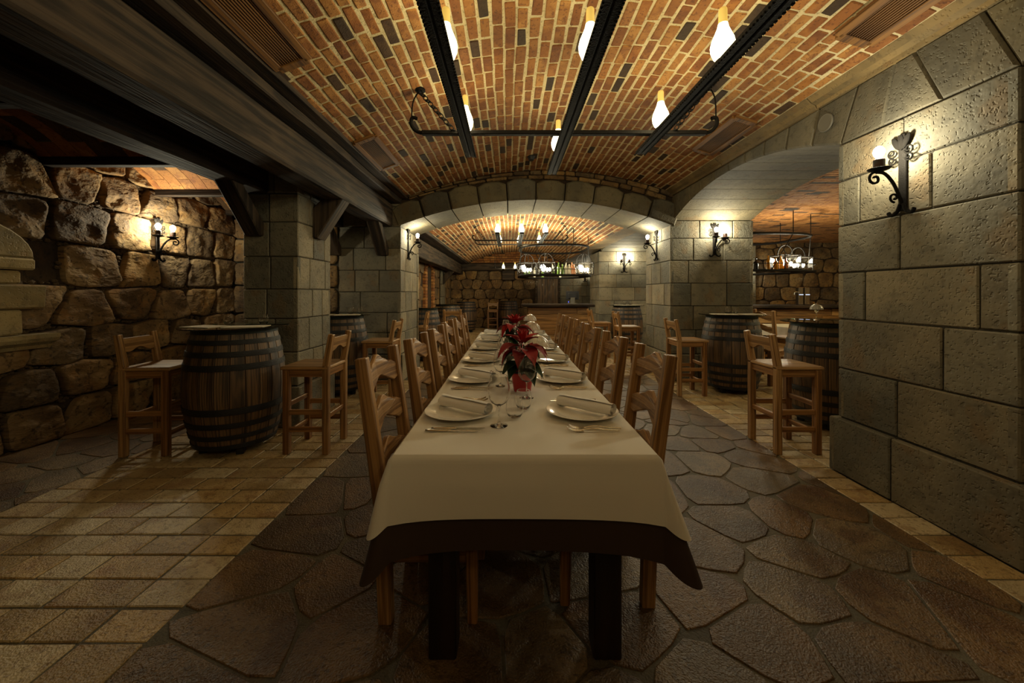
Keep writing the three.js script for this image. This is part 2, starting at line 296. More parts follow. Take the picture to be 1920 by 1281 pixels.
function rubbleWall(parent, W, H, place, turn, o) {            // place(u, v) -> Vector3; stones face along the turn
  const { row = 0.36, len = 0.42, gap = 0.03, depth = 0.06, mats, n = 16, chinks = 0, skip, rings = ROCK, rough = 0.045 } = o;
  const pts = []; let y = 0, k = 0;
  while (y < H) { const h = row * rr(0.8, 1.2); let x = (k % 2 ? -0.25 : 0) * len + rr(-0.08, 0.08); while (x < W + len) { const l = len * rr(0.7, 1.35); pts.push([x + l / 2, y + h / 2 + rr(-0.03, 0.03)]); x += l; } y += h; k++; }
  const inside = pts.filter((p) => p[0] > -0.3 && p[0] < W + 0.3);
  const flat = 2.1, polys = cells(inside.map(([x, y]) => [x, y * flat]), W, H * flat, gap * 1.35, 2).map((q) => q.map(([x, y]) => [x, y / flat])), chink = [];
  polys.forEach((poly, i) => {
    if (poly.length < 3) return;
    const [cx, cy, area] = centroid(poly); if (area < 0.006 || skip?.(cx, cy)) return;
    const [g] = stone(poly, n, depth * rr(0.85, 1.12), rings, rough, 200 + i, rr(0.05, 0.12));
    const m = obj('stone', g, pick(mats), parent); m.position.copy(place(cx, cy)); m.rotation.y = turn;
    if (chinks) poly.forEach((a, q) => { const b = poly[(q + 1) % poly.length], L = Math.hypot(b[0] - a[0], b[1] - a[1]); for (let s = 0.02; s < L; s += rr(0.035, 0.07)) { if (rnd() > chinks) continue; const t = s / L, ux = a[0] + (b[0] - a[0]) * t, uy = a[1] + (b[1] - a[1]) * t; const dx = ux - cx, dy = uy - cy, D_ = Math.hypot(dx, dy); const w = rr(0.016, 0.034); const g2 = uvBox(new THREE.IcosahedronGeometry(1, 0)); g2.scale(w, w * rr(0.4, 0.8), 0.02); g2.rotateZ(rr(-0.5, 0.5)); g2.rotateY(turn); const P = place(ux + dx / D_ * gap * 0.5, uy + dy / D_ * gap * 0.5); g2.translate(P.x + Math.sin(turn) * 0.014, P.y, P.z + Math.cos(turn) * 0.014); chink.push(g2); } });
  });
  if (chink.length) obj('chinking', chink, mats[0], parent).userData.kind = 'stuff';
}
// ---------------------------------------------------------------- floor
seed(11);
const floor = setting('floor', 'stone floor of pale brick-shaped tiles and brown crazy-paved flagstones', 'floor');
obj('mortar_bed', slab(-4.4, 11, -0.25, -0.008, -3.2, 15.4, 0.001).translate(0, 0.0025, 0), M.bed, floor);
{
  const zones = [[-4.1, -3.04, -1.2, 5.8, 0.34], [-1.36, 2.18, -1.2, 6.2, 0.36]], spare = [];
  const all = [];
  for (const [x0, x1, d0, d1, s] of zones) {
    const W = x1 - x0, H = d1 - d0, pts = [];
    for (let v = s / 2; v < H + s; v += s * 0.86) for (let u = s / 2; u < W + s * 0.5; u += s * 1.12) pts.push([u + rr(-0.42, 0.42) * s + (Math.round(v / s) % 2) * s * 0.5, v + rr(-0.38, 0.38) * s]);
    for (const poly of cells(pts, W, H, 0.012)) { if (poly.length < 3) continue; const [cx, cy, a] = centroid(poly); if (a < 0.004) continue; const dd = d0 + cy, xx = x0 + cx; all.push({ poly, x: xx, d: dd, big: dd > 1.15 ? a / (dd * dd * dd) : 0 }); }
  }
  all.sort((p, q) => q.big - p.big);
  all.forEach((s, i) => {
    const [g] = stone(s.poly, 14, 0.008 + rr(-0.001, 0.0015), FLAG, 0.003, 300 + i, 0.1);
    g.rotateX(-PI / 2);
    if (i < 300) { const m = obj('flagstone', g, pick(M.flag), floor); m.position.set(s.x, -0.008, -s.d); } else { g.translate(s.x, -0.008, -s.d); spare.push(g); }
  });
  if (spare.length) obj('flagstones_beyond', spare, M.flag[1], floor).userData.kind = 'stuff';
}
{
  const all = [], pitch = 0.163, gap = 0.011;
  const blocked = (x, d) => x > 2.4 && x < 3.7 && ((d > 1.8 && d < 2.95) || (d > 5.8 && d < 6.9) || (d > 10.1 && d < 11.3));
  const row = (xa, xb, d) => { let x = xa; while (x < xb - 0.02) { let l = rr(0.19, 0.31); if (xb - x - l < 0.12) l = xb - x; if (!blocked(x + l / 2, d)) all.push([x, x + l, d]); x += l; } };
  for (let d = 0.4; d < 14.7; d += pitch) {
    if (d < 5.8) { row(-3.04, -1.61, d); all.push([-1.61, -1.36, d]); }
    if (d < 6.2) { if (!blocked(2.3, d)) all.push([2.18, 2.41, d]); row(2.41, d > 5 ? 8.5 : 5.2, d); } else row(-2.2, 8.5, d);
  }
  const big = (t) => { const [a, b, d] = t, x = (a + b) / 2, px = 954 + 730 * x / d; return d > 1.15 && px > -60 && px < 1980 && !(x > 3.0 && d < 3.2) ? (b - a) / (d * d * d) : 0; };
  all.sort((p, q) => big(q) - big(p));
  const spare = [];
  all.forEach(([a, b, d], i) => {
    const g = uvBox(cbox(b - a - gap, 0.02, pitch - gap, 0.004, 0.0022));
    const y = -0.01 + rr(-0.0012, 0.0012);
    if (i < 300) { const m = obj('floor_tile', g, pick(M.tile), floor); m.position.set((a + b) / 2, y, -d); m.rotation.y = rr(-0.006, 0.006); } else spare.push(g.translate((a + b) / 2, y, -d));
  });
  obj('floor_tiles_beyond', spare, M.tile[1], floor).userData.kind = 'stuff';
}
// ---------------------------------------------------------------- brick vaults over the hall
const arcY = (cy, R, dx) => cy + Math.sqrt(R * R - dx * dx);
function vault(s) {                                            // barrel vault running in depth
  const { parent, cx, xl, xr, crown, R, d0, d1, pitch, len, seen, stuffName } = s;
  const cy = crown - R, aL = Math.asin((xl - cx) / R), aR = Math.asin((xr - cx) / R), N = Math.round((aR - aL) * R / pitch);
  const shell = []; for (let i = 0; i <= 24; i++) { const a = aL + (aR - aL) * i / 24; shell.push([cx + R * Math.sin(a), cy + R * Math.cos(a)]); }
  const outer = shell.map(([x, y]) => [x, y + 0.16]).reverse();
  obj('mortar_shell', uvBox(extrude([...shell, ...outer], d1 - d0).translate(0, 0, -d1), 'z'), M.mortar, parent);
  const all = [];
  for (let c = 0; c < N; c++) { const a = aL + (aR - aL) * (c + 0.5) / N; let d = d0 + rr(-0.2, 0); while (d < d1 - 0.03) { const l = len * rr(0.8, 1.12); const da = Math.max(d, d0), db = Math.min(d + l, d1); if (db - da > 0.05) all.push([a, da, db]); d += l; } }
  const variants = [];
  all.sort((p, q) => seen(p) - seen(q));
  const spare = [[], []];
  all.forEach(([a, da, db], i) => {
    const w = pitch - rr(0.014, 0.024), dark = rnd() < 0.14;
    const g = uvBox(cbox(w, 0.05, db - da - rr(0.012, 0.02), 0.006, 0.003));
    a += (fbm((da + 5) * 0.05, a + 1, 12, 12, 3, 77) - 0.5) * 0.03 / R; const rad = R + 0.025 - rr(0.004, 0.009), x = cx + rad * Math.sin(a), y = cy + rad * Math.cos(a), d = (da + db) / 2, tw = rr(-0.025, 0.025);
    if (i < s.parts) { const m = obj('brick', g, pick(dark ? M.brickDark : M.brick), parent); m.position.set(x, y, -d); m.rotation.set(0, tw, -a); } else { g.rotateZ(-a); g.translate(x, y, -d); spare[dark ? 1 : 0].push(g); }
  });
  if (spare[0].length) obj(stuffName, spare[0], M.brick[1], parent).userData.kind = 'stuff';
  if (spare[1].length) obj(stuffName + '_dark', spare[1], M.brickDark[0], parent).userData.kind = 'stuff';
  return { R, cy, cx, y: (x) => arcY(cy, R, Math.max(xl, Math.min(xr, x)) - cx) };
}
seed(21);
const ceiling = setting('ceiling', 'shallow barrel vault of orange and charred bricks over the long table', 'ceiling');
const V1 = vault({ parent: ceiling, cx: 0.55, xl: -1.54, xr: 2.35, crown: 3.15, R: 5.5, d0: -2.6, d1: 5.82, pitch: 0.086, len: 0.225, parts: 300, stuffName: 'bricks_beyond', seen: (p) => (p[2] < 2.05 ? 100 - p[1] : p[1]) });
const ceiling2 = setting('ceiling', 'brick barrel vault of the hall beyond the stone arch', 'ceiling');
const V2 = vault({ parent: ceiling2, cx: 0.28, xl: -1.5, xr: 2.06, crown: 2.88, R: 3.98, d0: 6.84, d1: 14.8, pitch: 0.086, len: 0.225, parts: 300, stuffName: 'bricks_beyond', seen: (p) => p[1] });

// ---------------------------------------------------------------- transverse arch wall (D 5.8 to 6.85)
seed(31);
const crossWall = setting('wall_far', 'cross wall of grey blocks and rubble pierced by a wide segmental stone arch', 'wall');
{
  const xl = -1.62, xr = 2.43, cx = (xl + xr) / 2, half = (xr - xl) / 2, crown = 2.7, spring = 2.32, rise = crown - spring, R = (half * half + rise * rise) / (2 * rise), cy = crown - R, am = Math.asin(half / R);
  obj('core', slab(-4.3, xl, 0, 3.1, 5.8, 6.85, 0.002), M.joint, crossWall);
  const lowArc = [], upArc = [];
  for (let i = 0; i <= 24; i++) { const a = -am + 2 * am * i / 24; lowArc.push([cx + (R + 0.02) * Math.sin(a), cy + (R + 0.02) * Math.cos(a)]); }
  upArc.push([2.6, 2.9]); for (let i = 24; i >= 0; i--) { const x = -1.6 + 4.0 * i / 24; upArc.push([x, V1.y(Math.max(-1.55, Math.min(2.37, x))) + 0.02]); } upArc.push([xl, 2.78]);
  obj('spandrel', uvBox(extrude([...lowArc, ...upArc], 0.96).translate(0, 0, -6.82)), M.rubbleJoint, crossWall);
  const N = 10, th = 0.3;
  for (let i = 0; i < N; i++) {
    const a0 = -am * 1.02 + 2.04 * am * i / N + 0.0016, a1 = -am * 1.02 + 2.04 * am * (i + 1) / N - 0.0016, q = [];
    const hump = rr(-0.015, 0.02);
    for (let k = 0; k <= 4; k++) { const a = a0 + (a1 - a0) * k / 4; q.push([cx + R * Math.sin(a), cy + R * Math.cos(a)]); }
    for (let k = 4; k >= 0; k--) { const a = a0 + (a1 - a0) * k / 4; const e = th + hump - (k === 0 || k === 4 ? 0.045 : k === 2 ? -0.006 : 0.0); q.push([cx + (R + e) * Math.sin(a), cy + (R + e) * Math.cos(a)]); }
    obj('voussoir', uvBox(extrude(q, 1.1 + rr(-0.01, 0.01), 0.022).translate(0, 0, -6.87)), pick(M.vous), crossWall);
  }
  // courses of thin rubble between the arch ring and the vault
  for (let row = 0; row < 2; row++) { let x = -1.5; while (x < 2.34) { const l = rr(0.1, 0.36), xm = x + l / 2, a = Math.atan2(xm - cx, R); const lo = arcY(cy, R + th + 0.012, xm - cx), hi = V1.y(Math.min(2.37, xm)) - 0.005; const h = (hi - lo) / 2; if (h > 0.025) { const g = uvBox(cbox(l - 0.014, h - 0.012, 0.08, 0.012, 0.005)); const m = obj('stone', g, pick(M.rubble), crossWall); m.position.set(xm, lo + h * (row + 0.5), -5.84 + rr(-0.006, 0.006)); m.rotation.z = -Math.asin((xm - cx) / (R + th)); } x += l; } }
  // grey blocks of the front face, jamb and back; rubble to the left
  ashlar(crossWall, -2.07, 5.8, 0.9, [0.4, 0.72, 1.02, 1.33, 1.65, 1.98, 2.3, 2.6, 2.9], 0, { lo: 0.3, hi: 0.55 });
  ashlar(crossWall, -2.07, 5.8, 0.9, [0, 0.4], 0, { proud: 0.05 });
  ashlar(crossWall, xl, 6.325, 1.05, [0.4, 0.72, 1.02, 1.33, 1.65, 1.98, 2.3], PI / 2, { lo: 0.3, hi: 0.6 });
  ashlar(crossWall, xl, 6.325, 1.05, [0, 0.4], PI / 2, { proud: 0.05 });
  rubbleWall(crossWall, 1.55, 2.9, (u, v) => V(-4.1 + u, v, 5.79), 0, { row: 0.34, len: 0.4, mats: M.rubble, depth: 0.04, n: 14 });
  ashlar(crossWall, -2.9, 6.85, 2.6, [0, 0.4, 0.8, 1.2, 1.6, 2.0, 2.46], PI, { lo: 0.5, hi: 0.8 });
}
// ---------------------------------------------------------------- right-hand arcade
seed(41);
const YS = [0.4, 0.76, 1.12, 1.46, 1.8, 2.13, 2.4];
const P1 = pillar('stone_pillar', 'big grey block pillar at the right edge with a lit wrought-iron candle sconce', 2.45, 3.64, 1.87, 2.87, ['left', 'front', 'back'], YS, 0.4, { lo: 0.45, hi: 0.66, joints: { left: [[0.42], [0.68], [0.2, 0.85], [0.44], [0.16, 0.62], [0.46]] } });
const P2 = pillar('stone_pillar', 'grey block pillar behind the right barrel table carrying two sconces', 2.43, 3.64, 5.83, 6.85, ['left', 'front', 'right'], YS, 0.4, { lo: 0.36, hi: 0.6 });
const P4 = pillar('stone_pillar', 'far grey block pillar beyond the arch beside the wooden bar', 2.36, 3.6, 10.15, 11.25, ['left', 'front', 'right'], YS, 0.4, { lo: 0.36, hi: 0.6 });
const P0 = pillar('stone_pillar', 'grey block pillar on the right behind the camera', 2.45, 3.64, -2.1, -1.1, ['left', 'back'], YS);
function arcade(parent, d0, d1, x0, x1, top, crown = 2.68, spring = 2.4) {
  const cd = (d0 + d1) / 2, half = (d1 - d0) / 2, rise = crown - spring, R = (half * half + rise * rise) / (2 * rise), cy = crown - R, am = Math.asin(half / R), N = 10;
  for (let i = 0; i < N; i++) {
    const a0 = -am + 2 * am * i / N + 0.001, a1 = -am + 2 * am * (i + 1) / N - 0.001, q = [];
    for (let k = 0; k <= 3; k++) { const a = a0 + (a1 - a0) * k / 3; q.push([cd + R * Math.sin(a), cy + R * Math.cos(a)]); }
    for (const a of [a1, a0]) q.push([cd + (top - cy) * Math.tan(a), top]);
    const g = uvBox(extrude(q.map(([d, y]) => [d, y]), x1 - x0 + rr(-0.008, 0.008), 0.014));
    g.rotateY(PI / 2);                                         // depth axis of the drawing -> -z, extrusion -> +x
    obj('voussoir', g.translate(x0, 0, 0), pick(M.vous), parent);
  }
  return (top - cy) * Math.tan(am) - half;                     // how far the ring leans over the pillar
}
const arcWall = setting('wall_right', 'right-hand arcade of low segmental arches in grey stone under a plain cornice', 'wall');
{
  const lean = arcade(arcWall, 2.87, 5.83, 2.45, 3.64, 2.77);
  arcade(arcWall, -1.1, 1.87, 2.45, 3.64, 2.77);
  // fan of stones over the near pillar, between the two rings
  const a = 1.87 + lean, b = 2.87 - lean, m = (a + b) / 2;
  const s0 = [[1.87, 2.405], [2.2, 2.405], [m - 0.02, 2.77], [a, 2.77]], s1 = [[2.2, 2.405], [2.55, 2.405], [m + 0.1, 2.77], [m - 0.02, 2.77]], s2 = [[2.55, 2.405], [2.87, 2.405], [b, 2.77], [m + 0.1, 2.77]];
  for (const s of [s0, s1, s2]) obj('spandrel_stone', uvBox(extrude(s, 1.2, 0.014).rotateY(PI / 2).translate(2.445, 0, 0)), pick(M.vous), arcWall);
  obj('core', [slab(2.5, 3.6, 2.41, 2.76, 1.9, 2.84, 0.002), slab(2.46, 3.62, 2.76, 3.1, -2.6, 5.83, 0.002), slab(2.46, 3.62, 2.38, 3.1, 5.84, 6.85, 0.002)], M.joint, arcWall);
  // cornice that carries the vault
  const prof = [[2.5, 2.765], [2.43, 2.765], [2.42, 2.79], [2.385, 2.81], [2.345, 2.85], [2.33, 2.86], [2.33, 2.885], [2.36, 2.93], [2.5, 2.93]];
  for (let d = -2.4, k = 0; d < 5.8; d += 1.37, k++) obj('cornice_stone', uvBox(extrude(prof, Math.min(1.36, 5.8 - d), 0.004).translate(0, 0, -Math.min(d + 1.36, 5.8)), 'z'), M.cornice, arcWall);
  // the arcade goes on beyond the cross wall
  const far = setting('wall_right', 'stone arcade of the far hall behind the bar', 'wall');
  arcade(far, 6.85, 10.15, 2.4, 3.6, 2.62, 2.56, 2.4);
  obj('upper_wall', slab(2.04, 3.6, 2.6, 3.1, 6.85, 14.8, 0.002), M.joint, far);
  obj('cornice', uvBox(extrude([[2.4, 2.46], [2.04, 2.46], [1.98, 2.51], [1.96, 2.6], [2.4, 2.6]], 7.9).translate(0, 0, -14.78), 'z'), M.cornice, far);
  arcade(far, 11.25, 14.8, 2.4, 3.6, 2.62, 2.56, 2.4);
}
// ---------------------------------------------------------------- left: rubble wall, posts and beams
seed(51);
const wallLeft = setting('wall_left', 'rough rubble stone wall of the left aisle', 'wall');
obj('core', slab(-4.4, -4.12, 0, 3.1, -3.2, 5.9, 0.002), M.rubbleJoint, wallLeft);
rubbleWall(wallLeft, 4.6, 2.75, (u, v) => V(-4.12, v, 5.75 - u), PI / 2, { row: 0.37, len: 0.44, gap: 0.03, depth: 0.07, mats: M.rubble, n: 30, chinks: 0.8, rough: 0.075, rings: [[1, 0], [0.985, 0.75], [0.95, 0.95], [0.84, 1.0], [0.7, 1.0], [0.54, 1.0], [0.36, 1.0], [0.18, 1.0]], skip: (u, v) => { const d = 5.75 - u; return d < 3.3 && v > 0.83 && v < 1.78; } });
{                                                              // blind window with a cream stone surround at the left edge of the view
  const w = setting('window_1', 'arched blind window with a cream cut-stone surround and sill', 'window');
  const put = (d0, d1, y0, y1, out = 0.1) => obj('surround_stone', slab(-4.14, -4.1 + out, y0, y1, d0, d1, 0.015, 'x', 0.004), pick(M.cream), w);
  put(2.6, 3.29, 1.5, 1.598, 0.11); put(2.6, 3.2, 1.385, 1.496, 0.1); put(2.6, 3.36, 1.178, 1.381, 0.115); put(2.6, 3.21, 0.968, 1.174, 0.1);
  const q = []; for (let k = 0; k <= 8; k++) { const a = k / 8 * PI / 2; q.push([2.78 + 0.51 * Math.sin(a), 1.602 + 0.31 * Math.cos(a)]); } q.push([2.78, 1.602]);
  obj('arch_stone', uvBox(extrude(q, 0.2, 0.015).rotateY(PI / 2).translate(-4.2, 0, 0)), M.cream[2], w);
  const sill = [[-4.14, 0.84], [-4.02, 0.84], [-4.0, 0.87], [-3.95, 0.9], [-3.93, 0.93], [-3.93, 0.965], [-4.13, 0.965]];
  obj('sill', uvBox(extrude(sill, 1.1, 0.006).translate(0, 0, -3.42)), M.cream[0], w);
  obj('back', slab(-4.13, -4.09, 0.9, 1.75, 2.2, 2.95, 0.002), M.cream[1], w);
}
const P3 = pillar('stone_pillar', 'grey block pillar under the dark beams beside the left barrel table', -2.59, -2.08, 3.83, 4.5, ['front', 'right', 'left', 'back'], [0.4, 0.73, 1.06, 1.35, 1.67, 2.01, 2.29, 2.62], 0.4, { lo: 0.2, hi: 0.4 });
const woodBeam = (name, label, pieces, k = 0) => { const o = setting(name, label, 'beam'); for (const [n, g] of pieces) obj(n, g, M.beam[k], o); return o; };
function adzed(g, amp, sd) {                                   // gentle hand-hewn waviness
  const p = g.attributes.position; for (let i = 0; i < p.count; i++) { const x = p.getX(i), y = p.getY(i), z = p.getZ(i); const q = (fbm((z + 20) * 0.03, (x + y + 9) * 0.05, 32, 32, 3, sd) - 0.5) * amp; p.setX(i, x + q); p.setY(i, y + q * 0.8); } g.computeVertexNormals(); return g;
}
function longBeam(x0, x1, y0, y1, d0, d1, sd, c = 0.018, amp = 0.022) {
  const list = []; const n = Math.ceil((d1 - d0) / 0.18), prof = [[x0, y0 + c], [x0 + c, y0], [x1 - c, y0], [x1, y0 + c], [x1, y1 - c], [x1 - c, y1], [x0 + c, y1], [x0, y1 - c]];
  const s = new THREE.Shape(prof.map((p) => new THREE.Vector2(...p)));
  const g = new THREE.ExtrudeGeometry(s, { depth: d1 - d0, steps: n, bevelEnabled: false }).translate(0, 0, -d1);
  return uvBox(adzed(g, amp, sd), 'z');
}
woodBeam('timber_beam', 'huge dark hewn timber beam along the left side of the brick vault', [['beam', longBeam(-1.98, -1.73, 2.305, 2.633, -2.6, 5.82, 5)]]);
woodBeam('timber_beam', 'dark stepped timber moulding between the big beam and the brick vault', [['lower_board', longBeam(-1.95, -1.6, 2.64, 2.715, -2.6, 5.8, 7, 0.01, 0.012)], ['upper_board', longBeam(-1.95, -1.5, 2.718, 2.765, -2.6, 5.8, 9, 0.01, 0.012)]]);
woodBeam('timber_beam', 'lower black timber beam resting against the left stone pillar', [['beam', longBeam(-2.6, -2.36, 2.29, 2.62, -2.6, 3.82, 11)]], 1);
woodBeam('timber_beam', 'short black timber beam between left pillar and cross wall', [['beam', longBeam(-2.68, -2.46, 2.29, 2.62, 4.51, 5.8, 13)]], 1);
const brace = (label, q, thick, place) => { const o = setting('timber_brace', label, 'brace'); const g = uvBox(extrude(q, thick, 0.012).translate(0, 0, -thick / 2), 'y'); place(g); obj('brace', g, M.beam[0], o); };
const kneeAlong = (g, x, d) => { g.rotateY(PI / 2); g.translate(x, 0, -d); };       // drawing x -> depth
const knee = [[0, 1.87], [0, 2.0], [-0.3, 2.3], [-0.46, 2.3], [-0.06, 1.87]];
brace('slanted black timber brace from lower beam down to the left stone pillar', knee, 0.16, (g) => kneeAlong(g, -2.48, 3.825));
brace('dark timber brace on the cross wall under the lower beam, beside the left pillar', knee, 0.17, (g) => kneeAlong(g, -2.57, 5.79));
brace('dark timber brace on the cross wall under the big beam, left of the arch', knee, 0.17, (g) => kneeAlong(g, -1.87, 5.79));
brace('stout dark timber brace from the left pillar out to the big beam', [[-2.08, 1.9], [-2.08, 2.2], [-1.97, 2.31], [-1.75, 2.31], [-2.02, 1.89]], 0.2, (g) => g.translate(0, 0, -4.2));
// left aisle ceiling: joists with shallow tile vaults between
seed(61);
const ceil3 = setting('ceiling', 'low tile vaults between joists over the left aisle', 'ceiling');
obj('slab', slab(-4.4, -1.5, 2.93, 3.1, -3.2, 5.9, 0.002), M.joint, ceil3);
for (const d of [-0.97, 0.13, 1.23, 2.33, 3.43, 4.5, 5.6]) {
  const j = obj('joist', longBeam(-0.04, 0.04, 2.43, 2.55, -1.73, 0, 70, 0.006, 0.004).rotateY(PI / 2), M.beam[1], ceil3); j.position.set(-4.13, 0, -d);
}
for (const [d0, d1] of [[0.17, 1.19], [1.27, 2.29], [2.37, 3.39], [3.47, 4.46], [4.54, 5.56]]) {
  const half = (d1 - d0) / 2, rise = 0.2, R = (half * half + rise * rise) / (2 * rise), cd = (d0 + d1) / 2, cy = 2.5 + rise - R, am = Math.asin(half / R), q = [];
  for (let i = 0; i <= 12; i++) { const a = -am + 2 * am * i / 12; q.push([cd + (R + 0.004) * Math.sin(a), cy + (R + 0.004) * Math.cos(a)]); }
  obj('mortar_shell', uvBox(extrude([...q, [d1, 2.9], [d0, 2.9]], 1.6).rotateY(PI / 2).translate(-4.12, 0, 0)), M.mortar, ceil3);
  const rows = 12, n = 4, pw = 1.6 / rows;
  for (let r = 0; r < rows; r++) for (let i = -1; i <= n; i++) {
    let a0 = -am + 2 * am * (i + (r % 2) * 0.5) / n, a1 = a0 + 2 * am / n; a0 = Math.max(a0, -am); a1 = Math.min(a1, am); if (a1 - a0 < 0.04) continue;
    const a = (a0 + a1) / 2, L = (a1 - a0) * R; const g0 = new THREE.BoxGeometry(pw - 0.005, 0.02, L - 0.005, 1, 1, 4), gp = g0.attributes.position; for (let q = 0; q < gp.count; q++) gp.setY(q, gp.getY(q) - gp.getZ(q) ** 2 / (2 * R)); g0.computeVertexNormals(); const g = uvBox(g0);
    const m = obj('vault_tile', g, pick(rnd() < 0.13 ? M.brickDark : M.brick), ceil3);
    const rad = R + 0.009; m.position.set(-4.11 + pw * (r + 0.5), cy + rad * Math.cos(a), -(cd + rad * Math.sin(a))); m.rotation.x = -a;
  }
}
// ---------------------------------------------------------------- far hall: walls, beams
seed(71);
const farLeft = setting('wall_left', 'rubble wall of the far hall with tall brick-framed window slits', 'wall');
obj('core', slab(-2.6, -2.22, 0, 2.9, 6.85, 14.9, 0.002), M.rubbleJoint, farLeft);
rubbleWall(farLeft, 7.9, 2.5, (u, v) => V(-2.22, v, 14.8 - u), PI / 2, { row: 0.36, len: 0.5, gap: 0.02, depth: 0.03, mats: M.rubble, n: 12, rough: 0.02, rings: FLAG, skip: (u, v) => { const d = 14.8 - u; return (d > 10.0 && d < 11.3 && v < 2.1) || d < 8.6; } });
ashlar(farLeft, -2.22, 12.6, 0.5, [0, 0.4, 0.8, 1.2, 1.6, 2.0, 2.4], PI / 2, { proud: 0.1, lo: 0.5, hi: 0.6 });
{
  const w = setting('window_2', 'tall arched niche framed in red bricks on the far left wall', 'window');
  for (const d of [10.15, 11.15]) for (let k = 0; k < 15; k++) obj('brick', slab(-2.24, -2.14, 0.7 + k * 0.085, 0.775 + k * 0.085, d - 0.12, d + 0.12, 0.004), pick(M.brick), w);
  for (let k = 0; k < 9; k++) { const a = (k + 0.5) / 9 * PI; const m = obj('brick', uvBox(cbox(0.1, 0.14, 0.16, 0.004)), pick(M.brick), w); m.position.set(-2.19, 1.98 + 0.16 * Math.sin(a), -(10.65 + 0.5 * Math.cos(a))); m.rotation.x = (a - PI / 2); }
  obj('back', slab(-2.26, -2.2, 0.6, 2.1, 10.1, 11.2, 0.002), M.rubbleJoint, w);
  const dr = setting('door_1', 'dark doorway on the left just beyond the stone arch', 'door');
  obj('door_leaf', slab(-2.24, -2.18, 0, 2.1, 7.3, 8.5, 0.004, 'y'), M.beam[1], dr);
  obj('door_frame', [slab(-2.24, -2.12, 0, 2.2, 7.18, 7.3), slab(-2.24, -2.12, 0, 2.2, 8.5, 8.62), slab(-2.24, -2.12, 2.1, 2.2, 7.3, 8.5)], M.beam[0], dr);
}
tag(obj('light_switch', slab(-2.17, -2.15, 1.5, 1.62, 9.2, 9.28, 0.003), M.plasticWhite), 'small white switch plate on the far left wall by the doorway', 'switch');
woodBeam('timber_beam', 'dark hewn beam along the left side of the far hall', [['beam', longBeam(-2.0, -1.74, 2.02, 2.38, 6.86, 14.8, 15)], ['upper_board', longBeam(-2.2, -1.5, 2.4, 2.47, 6.86, 14.8, 17, 0.01, 0.012)]]);
brace('small dark brace under the far left beam', [[-2.2, 1.6], [-2.2, 1.8], [-1.95, 2.03], [-1.76, 2.03], [-2.12, 1.6]], 0.2, (g) => g.translate(0, 0, -12.6));
const farWall = setting('wall_far', 'ochre rubble end wall of the far hall under a dark lintel', 'wall');
obj('core', slab(-2.6, 6, 0, 3.1, 14.84, 15.2, 0.002), M.rubbleJoint, farWall);
rubbleWall(farWall, 3.9, 2.2, (u, v) => V(-2.2 + u, v, 14.84), 0, { row: 0.36, len: 0.42, gap: 0.02, depth: 0.03, mats: M.rubble, n: 12, rough: 0.02, rings: FLAG, skip: (u, v) => u > 3.2 && v < 2.05 });
ashlar(farWall, 2.75, 14.84, 1.7, [0, 0.4, 0.8, 1.2, 1.6, 2.0, 2.4], 0, { lo: 0.5, hi: 0.7 });
for (let r = 0; r < 5; r++) { let x = -1.45; while (x < 1.95) { const l = rr(0.2, 0.3), xm = x + l / 2, y = 2.47 + r * 0.085; if (y + 0.04 < V2.y(Math.max(-1.5, Math.min(2.05, xm)))) obj('brick', slab(x, x + l - 0.012, y, y + 0.072, 14.8, 14.86, 0.004), pick(M.brick), farWall); x += l; } }
woodBeam('timber_beam', 'dark lintel across the end wall of the far hall', [['beam', longBeam(-0.15, 0.15, 2.16, 2.42, -2.0, 2.0, 19).rotateY(PI / 2).translate(0, 0, -14.7)], ['corbel', slab(-0.25, 0.2, 1.8, 2.16, 14.5, 14.84, 0.02, 'z')]]);
{ const dr = setting('door_2', 'brown wooden door in the end wall right of the rubble', 'door'); for (let k = 0; k < 4; k++) obj('board', slab(1.08 + k * 0.2, 1.275 + k * 0.2, 0, 1.95, 14.77, 14.82, 0.006, 'y'), M.barrel[0], dr); obj('door_frame', [slab(1.0, 1.07, 0, 2.05, 14.74, 14.83), slab(1.88, 1.95, 0, 2.05, 14.74, 14.83), slab(1.07, 1.88, 1.96, 2.05, 14.74, 14.83)], M.beam[0], dr); }
// ---------------------------------------------------------------- right room beyond the arcade
seed(81);
const rightRoom = setting('wall_far', 'back wall of the bar room with ochre rubble and grey blocks', 'wall');
obj('core', slab(3.6, 11, 0, 3.2, 11.84, 12.2, 0.002), M.rubbleJoint, rightRoom);
rubbleWall(rightRoom, 3.4, 2.9, (u, v) => V(7.35 + u, v, 11.84), 0, { row: 0.4, len: 0.5, gap: 0.03, depth: 0.04, mats: M.rubble, n: 14 });
ashlar(rightRoom, 6.6, 11.84, 1.5, [0, 0.4, 0.8, 1.2, 1.6, 2.0, 2.4, 2.8], 0, { lo: 0.5, hi: 0.7, proud: 0.1 });
const roomSide = setting('wall_right', 'plain outer wall of the bar room', 'wall');
obj('core', slab(10.6, 10.9, 0, 3.2, -3.2, 12, 0.002), M.rubble[0], roomSide);
const ceil4 = setting('ceiling', 'long-bricked ceiling of the bar room seen through the arcade', 'ceiling');
obj('slab', slab(3.62, 10.7, 2.86, 3.1, -3.2, 12, 0.002), M.mortar, ceil4);
